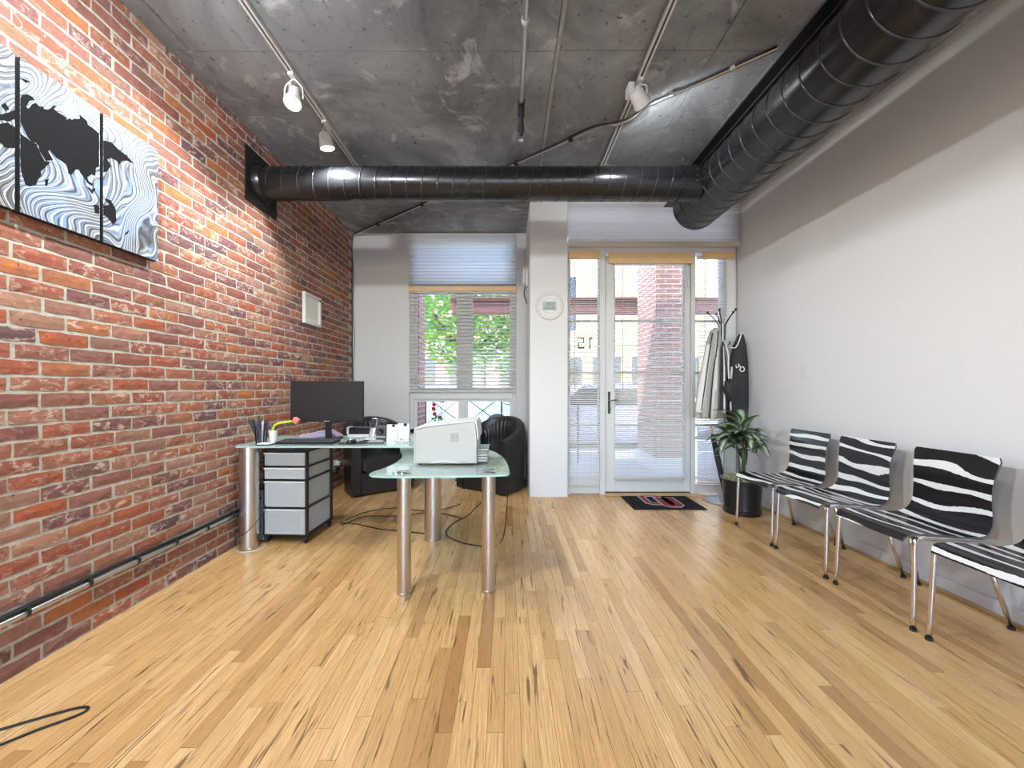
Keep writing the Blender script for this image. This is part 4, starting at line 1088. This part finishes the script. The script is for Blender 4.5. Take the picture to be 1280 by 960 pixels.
# ================================================================ STRIPED CHAIRS
prof_pts = smooth_path([(-.022,0,.418), (-.006,0,.443), (.035,0,.455), (.13,0,.452), (.26,0,.440), (.345,0,.440), (.398,0,.462), (.425,0,.515), (.428,0,.60), (.432,0,.70), (.455,0,.825)], 6)
def shell_mesh(key, idx):
    b = BM(); uvl = b.loops.layers.uv.new('UVMap'); s = 0; nu = 8; grid = []; arcs = []
    for i, p_ in enumerate(prof_pts):
        if i: s += (p_-prof_pts[i-1]).length
        arcs.append(s)
    tot = s
    for i, p_ in enumerate(prof_pts):
        v = arcs[i]
        f = arcs[i]/tot
        hw = .205
        if f < .06: hw = .190+.015*(f/.06)
        if .50 < f < 1: hw = .205 - .020*math.sin(PI*(f-.50)/.5) 
        if f > .975: hw -= .012*((f-.975)/.025)
        d = prof_pts[min(i+1, len(prof_pts)-1)]-prof_pts[max(i-1, 0)]; d.normalize(); nrm = Vector((-d.z, 0, d.x))
        row = []
        for k in range(nu+1):
            u = -1+2*k/nu; dish = .004*(u*u)
            row.append((p_ + nrm*dish + Vector((0, u*hw, 0)), (k/nu*2*hw, v)))
        grid.append(row)
    th = .010
    def off(i):
        d = prof_pts[min(i+1, len(prof_pts)-1)]-prof_pts[max(i-1, 0)]; d.normalize(); return Vector((d.z, 0, -d.x))*th
    A = [[b.verts.new(q[0]) for q in row] for row in grid]; B_ = [[b.verts.new(q[0]+off(i)) for q in row] for i, row in enumerate(grid)]
    def face(vs, uvs, mi):
        f = b.faces.new(vs); f.material_index = mi
        for l_, uv_ in zip(f.loops, uvs): l_[uvl].uv = uv_
    n = len(grid)
    for i in range(n-1):
        for k in range(nu):
            uvs = [grid[i][k][1], grid[i][k+1][1], grid[i+1][k+1][1], grid[i+1][k][1]]
            face((A[i][k], A[i][k+1], A[i+1][k+1], A[i+1][k]), uvs, 0)
            face((B_[i][k], B_[i+1][k], B_[i+1][k+1], B_[i][k+1]), uvs, 1)
        for k in (0, nu): face((A[i][k], B_[i][k], B_[i+1][k], A[i+1][k]), [grid[i][k][1]]*4, 1)
    for i in (0, n-1):
        for k in range(nu): face((A[i][k], A[i][k+1], B_[i][k+1], B_[i][k]), [grid[i][k][1]]*4, 1)
    bmesh.ops.recalc_face_normals(b, faces=b.faces)
    return b
plain('shell_back', (.10,.095,.09), .4)
def striped_chair(i, y, label):
    t = thing('striped_chair', label, 'chair', (1.955, y, 0), 0, 'zebra striped chairs along the right wall')
    mk('seat_shell', shell_mesh('zebra%d' % i, i), None, t, 'auto', recalc=False, mats=['zebra%d' % i, 'shell_back'])
    for sg in (-1, 1):
        b = BM(); tube(b, smooth_path([(0, sg*.222, .006), (.010, sg*.216, .28), (.014, sg*.213, .405), (.022, sg*.212, .430), (.048, sg*.212, .440), (.10, sg*.212, .440), (.26, sg*.212, .428), (.385, sg*.212, .424), (.412, sg*.208, .418), (.416, sg*.190, .412)], 4), .0105, 10); fl = mk('leg', b, 'chrome', t, True)
        b = BM(); lathe(b, [(0,0), (.014,0), (.014,.014), (.0,.014)], (0, sg*.222, 0), 12); mk('rubber_foot', b, 'black_rubber', fl, 'auto')
        b = BM(); tube(b, [(.375, sg*.180, .420), (.483, sg*.214, .006)], .0105, 10); rl = mk('leg', b, 'chrome', t, True)
        b = BM(); lathe(b, [(0,0), (.014,0), (.014,.014), (.0,.014)], (.483, sg*.214, 0), 12); mk('rubber_foot', b, 'black_rubber', rl, 'auto')
    for x, z, w_ in ((.045,.430,.212), (.215,.421,.200), (.40,.412,.195)):
        b = BM(); cyl(b, (x, -w_, z), (x, w_, z), .009, 10); mk('crossbar', b, 'chrome', t, 'auto')
    return t
striped_chair(0, 3.107, 'zebra striped chair standing beside the black plant pot')
striped_chair(1, 2.617, 'zebra striped chair second along from the potted plant, with wavy bands')
striped_chair(2, 2.102, 'zebra striped chair third along from the potted plant, with broad bands')
striped_chair(3, 1.588, 'zebra striped chair at the end of the row away from the plant')

# ================================================================ POTTED PLANT
PXc, PYc = 2.200, 3.66
pl_ = thing('potted_plant', 'leafy variegated houseplant in a black pot beside the coat rack', 'plant', (PXc, PYc, 0))
b = BM(); lathe(b, [(0,.0), (.150,.0), (.158,.008), (.160,.045), (.152,.05), (.150,.07), (.168,.30), (.176,.305), (.176,.322), (.166,.322), (.160,.29), (0,.29)], (0,0,0), 36); mk('pot', b, 'pot_black', pl_, 'auto')
b = BM(); lathe(b, [(.166,.30), (.1775,.3235), (.1755,.325), (.165,.3225)], (0,0,0), 36); mk('pot_rim', b, 'seal_grey', pl_, 'auto')
b = BM(); bmesh.ops.create_grid(b, x_segments=26, y_segments=26, size=.165)
rs = random.Random(4)
for v in list(b.verts):
    if v.co.x**2+v.co.y**2 > .164**2: b.verts.remove(v)
for v in b.verts: v.co.z = .305 + .030*rs.random() + .02*math.cos((v.co.x**2+v.co.y**2)**.5*9)
mk('soil', b, 'moss', pl_)
stem_tops = []
for k, (bx0, by0, tx, ty, h_) in enumerate(((-.015,.01,-.045,.0,.66), (.0,-.01,.0,-.02,.70), (.02,.0,.05,.01,.68))):
    b = BM(); tube(b, smooth_path([(bx0, by0, .30), (bx0*1.2, by0, .45), (tx, ty, h_)], 5), [.010]*6+[.008]*5, 8); mk('stem', b, 'stem_green', pl_, True); stem_tops.append((tx, ty, h_))
def leaf_mesh(seed, Ln, Wn, droop):
    r = random.Random(seed); b = BM(); uvl = b.loops.layers.uv.new('UVMap'); n = 9; rows = []
    for i in range(n+1):
        s = i/n; x = Ln*(s - .22*droop*s*s); z = Ln*(.50*s - droop*s*s)
        w_ = Wn*math.sin(PI*min(1, (s*.92+.05)))**.8*(1-.35*s) if i < n else .0006
        if s < .12: w_ *= .25
        tw = .1*math.sin(s*5+seed)
        rows.append([(x, -w_, z+.35*w_+tw*w_), (x, 0, z), (x, w_, z+.35*w_-tw*w_)])
    V = [[b.verts.new(p_) for p_ in r_] for r_ in rows]
    for i in range(n):
        for k in range(2):
            f = b.faces.new((V[i][k], V[i][k+1], V[i+1][k+1], V[i+1][k]))
            for l_, uv_ in zip(f.loops, ((k/2, i/n), ((k+1)/2, i/n), ((k+1)/2, (i+1)/n), (k/2, (i+1)/n))): l_[uvl].uv = uv_
    return b
leaf_mes = []
for k in range(5):
    me = bpy.data.meshes.new('leaf'); lb = leaf_mesh(k, (.35,.32,.29,.37,.27)[k], (.066,.070,.058,.064,.060)[k], (.55,.75,.35,.95,.65)[k]); lb.to_mesh(me); lb.free(); me.materials.append(M['leaf'])
    for p_ in me.polygons: p_.use_smooth = True
    leaf_mes.append(me)
rl_ = random.Random(17)
for k in range(46):
    tx, ty, h_ = stem_tops[k % 3]; lvl = k/46
    o = bpy.data.objects.new('leaf', leaf_mes[k % 5]); link(o); o.parent = pl_
    o.location = (tx, ty, h_-.10+.15*lvl+.02*rl_.random()); o.rotation_euler = (rl_.uniform(-.3,.3), rl_.uniform(-.25,.25)-.45*lvl, k*2.39996+rl_.uniform(-.2,.2)); sfac = rl_.uniform(.8,1.08)*(1-.30*max(0, math.cos(k*2.39996))); o.scale = (sfac, sfac*1.1, sfac)
for k, (yaw, pit, z_) in enumerate(((2.6,-.75,.83), (2.9,-.95,.86), (1.1,-.65,.84), (-1.4,-.5,.82))):
    o = bpy.data.objects.new('leaf', leaf_mes[(k*2+1) % 5]); link(o); o.parent = pl_; o.location = (0,0,z_-.06); o.rotation_euler = (0, pit, yaw)

# ================================================================ COAT RACK AND WHAT HANGS ON IT
RX, RY = 2.215, 4.02
rack = thing('coat_rack', 'grey metal coat rack on a round foot beside the door', 'coat rack', (RX, RY, 0))
b = BM(); lathe(b, [(0,0), (.165,0), (.168,.008), (.160,.020), (.10,.030), (.03,.036), (.022,.05), (0,.05)], (0,0,0), 36); mk('base', b, 'grey_base', rack, 'auto')
b = BM(); cyl(b, (0,0,.04), (0,0,1.83), .019, 16); mk('pole', b, 'silver_paint', rack, 'auto')
for k in range(5):
    a = k*PI*.4+.25; ca, sa = math.cos(a), math.sin(a)
    b = BM(); tube(b, smooth_path([(ca*.018, sa*.018, 1.62), (ca*.028, sa*.028, 1.72), (ca*.030, sa*.030, 1.80), (ca*.075, sa*.075, 1.88), (ca*.13, sa*.13, 1.945)], 5), .006, 8)
    hk = mk('hook', b, 'dark_metal', rack, True)
    b = BM(); bmesh.ops.create_uvsphere(b, u_segments=10, v_segments=8, radius=.014); bmesh.ops.translate(b, verts=b.verts, vec=(ca*.135, sa*.135, 1.952)); mk('hook_ball', b, 'dark_metal', hk, True)
for k in range(3):
    a = k*2*PI/3+.1; ca, sa = math.cos(a), math.sin(a)
    b = BM(); tube(b, smooth_path([(ca*.018, sa*.018, 1.66), (ca*.03, sa*.03, 1.60), (ca*.06, sa*.06, 1.595), (ca*.085, sa*.085, 1.64)], 5), .006, 8); mk('hook', b, 'dark_metal', rack, True)
b = BM(); lathe(b, [(.019,1.62), (.030,1.625), (.030,1.655), (.019,1.66)], (0,0,0), 16); mk('hook_collar', b, 'silver_paint', rack, 'auto')

def hang(bm, secs, folds, amp, seed, seg=36):
    """cloth hanging in folds: secs = (z, cx, cy, half width, half depth) from top to bottom"""
    r = random.Random(seed); ph = [r.random()*6.28 for _ in range(3)]; rings = []
    for z, cx, cy, hw, hd in secs:
        k_ = (secs[0][0]-z)/(secs[0][0]-secs[-1][0])
        ring = []
        for j in range(seg):
            a = 2*PI*j/seg; w_ = 1 + amp*k_*math.sin(folds*a+ph[0]) + amp*.5*k_*math.sin((folds*2-1)*a+ph[1]+2*k_)
            ring.append(bm.verts.new((cx+hw*w_*math.cos(a), cy+hd*w_*math.sin(a), z)))
        rings.append(ring)
    for A, B_ in zip(rings, rings[1:]):
        for j in range(seg): bm.faces.new((A[j], A[(j+1) % seg], B_[(j+1) % seg], B_[j]))
    bm.faces.new(rings[0]); bm.faces.new(rings[-1])
def resample(secs, n=5):
    out_ = []
    for A, B_ in zip(secs, secs[1:]):
        for k in range(n): out_.append(tuple(a+(c-a)*(k/n) for a, c in zip(A, B_)))
    return out_+[secs[-1]]
# black garment bag on the wall side
g = thing('garment_bag', 'long black garment bag with a white edge stripe and scribbled emblem', 'garment bag', (RX+.13, RY-.03, .80))
b = BM(); hang(b, resample([(.92,.040,0,.010,.018), (.90,.042,0,.028,.030), (.80,.030,0,.065,.045), (.62,.018,0,.095,.055), (.40,.012,0,.108,.060), (.20,.010,0,.112,.060), (.06,.008,0,.106,.055), (.0,.005,0,.075,.045)]), 5, .05, 2); mk('bag_cloth', b, 'cloth_black', g, True)
b = BM(); tube(b, smooth_path([(-.078,-.050,.58), (-.088,-.052,.42), (-.094,-.054,.25), (-.088,-.050,.12)], 6), .009, 8); mk('edge_stripe', b, 'cloth_white', g, True)
b = BM(); tube(b, smooth_path([(-.09,0,.80), (-.05,-.04,.77), (-.02,-.045,.80), (.02,-.03,.88), (.04,-.012,.935), (.045,.0,.915)], 6), .006, 6); mk('shoulder_trim', b, 'cloth_white', g, True)
b = BM(); yy = -.064
tube(b, smooth_path([(-.045,yy,.60), (-.040,yy,.57), (-.025,yy,.575), (-.015,yy,.59), (-.02,yy,.61), (-.005,yy,.585), (.01,yy,.57)], 5), .004, 6)
tube(b, [(.018+.022*math.cos(k*PI/8), yy, .555+.024*math.sin(k*PI/8)) for k in range(16)], .005, 6, closed=True)
mk('emblem', b, 'paper', g, True)
# pale coats on the door side
g = thing('hanging_coat', 'pale grey coat hanging from the rack on the door side', 'coat', (RX-.13, RY-.03, .86))
b = BM(); hang(b, resample([(.92,.060,.0,.030,.035), (.89,.040,0,.050,.050), (.80,.030,0,.070,.060), (.55,.005,0,.090,.065), (.30,-.015,0,.110,.07), (.08,-.030,0,.115,.075), (.0,-.035,0,.118,.07)]), 7, .30, 5); mk('coat_cloth', b, 'cloth_grey', g, True)
b = BM(); tube(b, smooth_path([(.045,-.055,.88), (.02,-.068,.70), (-.02,-.078,.45), (-.05,-.085,.15), (-.06,-.085,.0)], 6), .006, 6); mk('dark_trim', b, 'cloth_black', g, True)
b = BM(); hang(b, resample([(.75,-.03,-.02,.022,.028), (.55,-.065,-.03,.035,.035), (.30,-.10,-.03,.042,.04), (.10,-.125,-.03,.045,.04), (.06,-.13,-.03,.040,.035)]), 4, .12, 8); mk('sleeve', b, 'cloth_white', g, True)
b = BM(); lathe(b, [(0,0), (.010,0), (.010,.01), (0,.01)], (.01,-.075,.62), 8); mk('button', b, 'black_plastic', g)
b = BM(); tube(b, smooth_path([(-.02,-.060,.86), (-.06,-.070,.62), (-.10,-.075,.35), (-.135,-.070,.08)], 6), .0055, 6); mk('dark_trim', b, 'cloth_black', g, True)
b = BM(); hang(b, resample([(.84,.030,-.040,.015,.016), (.6,.020,-.050,.022,.020), (.3,.0,-.055,.026,.022), (-.02,-.010,-.055,.028,.022)]), 5, .25, 21); mk('lapel', b, 'cloth_white', g, True)
g = thing('hanging_scarf', 'white and black striped scarf hanging in front of the rack pole', 'scarf', (RX-.045, RY-.125, .92))
for k, (x, w_, mt, z0) in enumerate(((-.030,.014,'cloth_black',.02), (-.006,.013,'cloth_white',.0), (.016,.010,'cloth_black',.05))):
    b = BM(); hang(b, resample([(.66,x*.3,.03,w_*.7,.012), (.45,x*.7,.01,w_,.012), (.2,x,0,w_,.012), (z0,x,0,w_*1.1,.012)]), 3, .12, k); mk('scarf_band', b, mt, g, True)
g = thing('hanging_hat', 'crumpled black cap hanging at mid height on the rack', 'cap', (RX-.035, RY-.20, 1.165))
b = BM(); bmesh.ops.create_icosphere(b, subdivisions=3, radius=1)
for v in b.verts:
    w_ = 1+.14*math.sin(v.co.x*5+v.co.z*7)+.10*math.sin(v.co.y*9-v.co.z*4); v.co = Vector((v.co.x*.058*w_, v.co.y*.040*w_, v.co.z*.105*w_*(1-.25*v.co.z)))
mk('cap_body', b, 'cloth_black', g, True)
b = BM(); tube(b, smooth_path([(-.01,0,.09), (-.015,.0,.20), (.0,.03,.34), (.01,.11,.47)], 5), .007, 6); mk('strap', b, 'cloth_white', g, True)
g = thing('umbrella', 'closed black umbrella with a wooden handle leaning on the coat rack', 'umbrella', (RX-.075, RY-.16, 0))
b = BM(); A, B_ = Vector((.035,0,.024)), Vector((-.085,.08,.78)); tube(b, [A, A.lerp(B_,.03), A.lerp(B_,.15), A.lerp(B_,.55), A.lerp(B_,.86), A.lerp(B_,.90)], [.004,.006,.020,.027,.024,.010], 12); mk('canopy', b, 'cloth_black', g, True)
b = BM(); tube(b, [A.lerp(B_,.89), A.lerp(B_,1.0)], [.010,.013], 10); mk('handle', b, 'umbrella_wood', g, 'auto')
b = BM(); tube(b, [A.lerp(B_,.62)+Vector((.024*math.cos(k*PI/6), .024*math.sin(k*PI/6), 0)) for k in range(12)], .003, 6, closed=True); mk('closing_strap', b, 'seal_grey', g, True)

# ================================================================ DOOR MAT
t = thing('door_mat', 'black door mat with two interlocked crimson letters', 'door mat', (1.565, 3.995, .0005), 0)
bx('mat_body', 'mat_pile', t, -.35, .35, -.262, .262, 0, .008, bev=.003)
def ring_letter(name, outer, inner, z0, z1, mat, parent):
    b = BM(); n = len(outer)
    lo = [[b.verts.new((*p_, z)) for p_ in loop] for loop in (outer, inner) for z in (z0, z1)]     # o0,o1,i0,i1
    for i in range(n):
        j = (i+1) % n
        b.faces.new((lo[1][i], lo[1][j], lo[3][j], lo[3][i])); b.faces.new((lo[0][i], lo[1][i], lo[1][j], lo[0][j])); b.faces.new((lo[2][i], lo[3][i], lo[3][j], lo[2][j])); b.faces.new((lo[0][i], lo[0][j], lo[2][j], lo[2][i]))
    return mk(name, b, mat, parent)
def octa(cx, cy, hx, hy, c): return [(cx-hx+c,cy-hy), (cx+hx-c,cy-hy), (cx+hx,cy-hy+c), (cx+hx,cy+hy-c), (cx+hx-c,cy+hy), (cx-hx+c,cy+hy), (cx-hx,cy+hy-c), (cx-hx,cy-hy+c)]
ring_letter('letter_outline', octa(-.055,.055,.120,.185,.055), octa(-.055,.055,.048,.112,.028), .008, .0095, 'mat_white', t)
ring_letter('letter_o', octa(-.055,.055,.108,.173,.050), octa(-.055,.055,.060,.124,.033), .0095, .0105, 'crimson', t)
def u_poly(e): 
    return [(-.02-e,.115+e), (-.02-e,-.15), (.03-e*.4,-.205-e), (.12+e*.4,-.205-e), (.17+e,-.15), (.17+e,.115+e), (.105-e,.115+e), (.105-e,-.125+e*.6), (.085,-.145+e), (.062,-.145+e), (.045+e,-.125+e*.6), (.045+e,.115+e)]
b = BM(); prism(b, u_poly(.012), .0096, .0108); bmesh.ops.triangulate(b, faces=[f for f in b.faces if len(f.verts) > 4]); mk('letter_outline', b, 'mat_white', t)
b = BM(); prism(b, u_poly(0), .0108, .0116); bmesh.ops.triangulate(b, faces=[f for f in b.faces if len(f.verts) > 4]); mk('letter_u', b, 'crimson', t)

# ================================================================ CABLES ON THE FLOOR
def floor_cable(label, pts, r=.004, mat='black_cable'):
    b = BM(); zf = r+.0006
    tube(b, smooth_path([(p_[0], p_[1], zf+(p_[2] if len(p_) > 2 else 0)) for p_ in pts], 8), r, 6)
    tag(mk('floor_cable', b, mat, None, True), label, 'cable', 'loose cables on the floor')
floor_cable('black cable from the drawer cart curving to the thick desk leg', [(-1.44,3.36), (-1.30,3.34), (-1.05,3.22), (-.80,3.16), (-.66,3.12)])
floor_cable('black cable looping widely between cart and armchair', [(-1.42,3.44), (-1.32,3.66), (-1.10,3.78), (-.82,3.70), (-.60,3.62), (-.42,3.50)])
floor_cable('black cable sagging across the floor below the side desk', [(-1.40,3.30,.001), (-1.28,3.50,.009), (-1.0,3.54,.002), (-.75,3.62,.009), (-.55,3.80), (-.48,3.9)])
floor_cable('black cable winding from the armchair past the thick desk leg', [(-.18,4.22), (-.30,3.82), (-.36,3.56), (-.46,3.36), (-.49,3.12), (-.36,2.95), (-.18,2.86), (-.12,2.78)])
floor_cable('thin cable hanging from the side desk edge to the floor', [(.012,2.62,.672), (.004,2.80,.40), (-.02,2.90,.10), (-.05,2.94,.0), (-.09,2.86,.0)], .003)
floor_cable('black cable loop lying by the foot of the brick wall', [(-1.78,1.30), (-1.60,1.405), (-1.535,1.425), (-1.52,1.405), (-1.55,1.37), (-1.60,1.33), (-1.66,1.27), (-1.75,1.20)])
floor_cable('thin dark cable wrapped around the thick desk leg by the wall', [(-1.93,2.76,.10), (-1.86,2.772,.13), (-1.81,2.80,.19), (-1.80,2.90,.26), (-1.83,2.95,.30)], .0025)
floor_cable('white cord lying around the thick desk leg by the wall', [(-1.95,2.80), (-1.90,2.765), (-1.82,2.775), (-1.775,2.84), (-1.79,2.90)], .0035, 'white_plastic')

# ================================================================ OUTSIDE
ground = structure(bx('street_pavement', 'pavement', None, -30, 30, YW+.16, 9.2, -.25, -.05), 'pale pavement outside the shop front')
structure(bx('street_pavement', 'pavement', None, .65, 30, YD+.17, YW+.159, -.25, -.05), 'pale pavement step outside the door')
structure(bx('street_road', 'asphalt', None, -40, 40, 9.2, 17.0, -.30, -.16), 'grey asphalt road')
structure(bx('street_pavement', 'pavement', None, -40, 40, 17.0, 40, -.30, -.04), 'far pavement across the road')
# brick pier and lintel of the arcade
def pier(x0, x1, y0, y1, label, z1=3.6):
    t = thing('street_pier', label, 'brick pier', ((x0+x1)/2, (y0+y1)/2, -.05)); w_, d_ = (x1-x0)/2, (y1-y0)/2
    bx('shaft', 'far_brick', t, -w_, w_, -d_, d_, 0, z1); bx('plinth', 'stucco_pale', t, -w_-.03, w_+.03, -d_-.03, d_+.03, 0, .22, bev=.01); bx('capital', 'stucco_pale', t, -w_-.03, w_+.03, -d_-.03, d_+.03, z1-.15, z1, bev=.01)
pier(2.14, 2.62, 5.60, 6.42, 'broad red brick pier outside the glazed door')
pier(-1.62, -1.20, 5.32, 5.70, 'red brick pier outside the window by the brick wall')
t = thing('street_awning', 'dark red beam of the arcade above the pavement', 'beam', (.5, 6.62, 2.42))
bx('beam', 'red_beam', t, -1.45, 6, -.10, .10, .0, .22); bx('beam_flange', 'red_beam', t, -1.45, 6, -.16, .16, .22, .25)
# buildings across the road
def building(label, x0, x1, y, h_, mat, nx, nz, trim, arches=False):
    t = thing('street_building', label, 'building', ((x0+x1)/2, y, -.04)); w_ = (x1-x0)/2
    bx('facade', mat, t, -w_, w_, 0, 5, 0, h_); bx('cornice', trim, t, -w_-.15, w_+.15, -.25, .2, h_, h_+.35); bx('string_course', trim, t, -w_, w_, -.08, 0, 3.3, 3.5)
    cw = 2*w_/nx; fh = (h_-3.6)/max(nz, 1)
    for i in range(nx):
        xc = -w_+cw*(i+.5)
        s_ = bx('shop_window', 'dark_glass', t, xc-cw*.36, xc+cw*.36, -.02, .06, .5, 2.7); bx('window_frame', trim, s_, xc-cw*.39, xc+cw*.39, -.06, -.021, 2.7, 2.85)
        for k in range(nz):
            z0 = 3.9+fh*k; f_ = bx('window', trim, t, xc-cw*.25, xc+cw*.25, -.05, 0, z0, z0+fh*.6); bx('pane', 'dark_glass', f_, xc-cw*.21, xc+cw*.21, -.06, -.05, z0+.08, z0+fh*.6-.08)
building('cream stucco building across the road with tall windows', 2.0, 9.6, 19.0, 8.2, 'stucco_cream', 4, 1, 'stucco_pale')
building('red brick building across the road behind the tree', -11, 1.8, 20.0, 8.5, 'far_brick', 5, 1, 'stucco_pale')
building('pale building across the road beyond the brick pier', 9.9, 22, 19.5, 9.0, 'stucco_pale', 5, 2, 'stucco_cream')
# parked cars
def car(label, x, y, body, L_=4.3, flip=1):
    t = thing('street_car', label, 'car', (x, y, -.16))
    h_ = L_/2
    prof = [(-h_,.35), (-h_+.03,.68), (-h_+.35,.86), (-h_*.45,.95), (-h_*.18,1.38), (h_*.30,1.42), (h_*.66,1.02), (h_-.10,.92), (h_,.62), (h_,.35), (h_*.82,.22), (-h_*.82,.22)]
    prof = [(q*flip, z) for q, z in prof]
    b = BM(); prism(b, prof, -.80, .80, plane='xz'); es = [e for e in b.edges if abs(e.verts[0].co.y-e.verts[1].co.y) < 1e-5]; bmesh.ops.bevel(b, geom=es, offset=.09, segments=3, affect='EDGES'); mk('car_body', b, body, t, 'auto')
    for q in ((-.38,.00), (.03,.48)):
        x0, x1 = h_*q[0], h_*q[1]; b = BM(); w0 = [(x0, .98), (x1, .98), (x1-.12 if q[1] > .3 else x1, 1.32), (x0+(.28 if q[0] < 0 else 0), 1.32)]; prism(b, [(a*flip, z) for a, z in w0], -.812, -.76, plane='xz'); mk('side_window', b, 'dark_glass', t)
    for q in (-.60, .60):
        b = BM(); lathe(b, [(0,-.02), (.20,-.02), (.31,-.01), (.33,.03), (.33,.17), (0,.17)], (h_*q, -.815, .33), 20, 'y'); wh = mk('wheel', b, 'tyre', t, 'auto'); b = BM(); lathe(b, [(0,-.03), (.17,-.03), (.19,-.02)], (h_*q, -.815, .33), 16, 'y'); mk('hub_cap', b, 'silver_paint', wh, 'auto')
car('white car parked outside the glazed door', 3.2, 10.6, 'car_white')
car('pale blue car parked behind the tree', -1.55, 11.0, 'car_blue', flip=-1)
car('grey car parked close to the railing', 1.9, 8.6, 'car_grey', 3.9)
# street tree
t = thing('street_tree', 'leafy green street tree beyond the railing', 'tree', (-.95, 8.1, -.06))
b = BM(); tube(b, smooth_path([(0,0,0), (.03,0,1.0), (-.02,0,1.9), (.05,0,2.6)], 4), [.10]*5+[.085]*4+[.07]*4, 10); mk('trunk', b, 'bark', t, True)
for k in range(5):
    a = k*1.26; b = BM(); tube(b, [(0,0,1.7+.1*k), (math.cos(a)*.6, math.sin(a)*.6, 2.3+.12*k), (math.cos(a)*1.0, math.sin(a)*1.0, 2.7+.1*k)], [.045,.03,.015], 6); mk('branch', b, 'bark', t, True)
def leaf_cloud(name, parent, n, c, rad, size, mat, seed, zmin=-9):
    r = random.Random(seed); b = BM()
    for _ in range(n):
        while True:
            q = Vector((r.uniform(-1,1), r.uniform(-1,1), r.uniform(-1,1)))
            if .25 < q.length < 1: break
        p_ = Vector((c[0]+q.x*rad[0], c[1]+q.y*rad[1], c[2]+q.z*rad[2]))
        if p_.z < zmin: continue
        u = Vector((r.uniform(-1,1), r.uniform(-1,1), r.uniform(-.6,.6))).normalized(); w_ = u.cross(Vector((r.uniform(-1,1), r.uniform(-1,1), r.uniform(-1,1)))).normalized(); s = size*r.uniform(.6,1.3)
        b.faces.new([b.verts.new(p_+v_) for v_ in (u*s, w_*s*.45, -u*s, -w_*s*.45)])
    o = mk(name, b, mat, parent, recalc=False); o['kind'] = 'stuff'; return o
leaf_cloud('foliage', t, 2600, (.15,0,2.9), (1.55,1.2,1.25), .085, 'foliage', 1); leaf_cloud('foliage', t, 1200, (.5,-.2,2.3), (1.5,1.1,.9), .085, 'foliage_pale', 2)
# railing with crossed bars
t = thing('street_railing', 'dark metal railing with crossed bars outside the window', 'railing', (-.60, 6.35, -.05))
for z in (.62, 1.07):
    b = BM(); box(b, -1.35, 1.75, -.015, .015, z-.012, z+.012); mk('rail', b, 'dark_metal', t)
for k in range(6): b = BM(); box(b, -1.35+.62*k-.016, -1.35+.62*k+.016, -.016, .016, 0, 1.10); mk('post', b, 'dark_metal', t)
for k in range(5):
    x0 = -1.35+.62*k
    for a_, c_ in (((x0+.02,0,.63), (x0+.60,0,1.06)), ((x0+.02,.012,1.06), (x0+.60,.012,.63))):
        b = BM(); cyl(b, a_, c_, .009, 6); mk('cross_bar', b, 'dark_metal', t)
# red flowers in a planter close to the glass
t = thing('street_planter', 'white planter of red flowers outside the window', 'planter', (-.98, 5.62, -.05))
b = BM(); lathe(b, [(0,0), (.12,0), (.17,.42), (.18,.46), (.15,.46), (.14,.40), (0,.40)], (0,0,0), 20); mk('tub', b, 'stucco_pale', t, 'auto')
rf = random.Random(12)
for k in range(9):
    hx, hy, hz = rf.uniform(-.10,.16), rf.uniform(-.08,.08), rf.uniform(.78,1.16)
    b = BM(); tube(b, smooth_path([(hx*.3, hy*.3, .40), (hx*.6, hy*.6, hz*.75), (hx, hy, hz)], 4), .004, 5); s_ = mk('stalk', b, 'stem_green', t, True)
    b = BM(); bmesh.ops.create_icosphere(b, subdivisions=2, radius=.030)
    for v in b.verts: v.co *= 1+.25*math.sin(v.co.x*190)*math.cos(v.co.y*170)
    bmesh.ops.translate(b, verts=b.verts, vec=(hx, hy, hz)); mk('flower', b, 'flower_red', s_, True)
leaf_cloud('foliage', t, 160, (0,0,.62), (.18,.14,.22), .035, 'foliage', 6)

structure(bx('street_pavement', 'pavement', None, -30, 30, -30, YN-.16, -.25, -.05), 'unseen pale ground added behind the building to return skylight')  # unseen ground added so no darkness comes from below the rear horizon
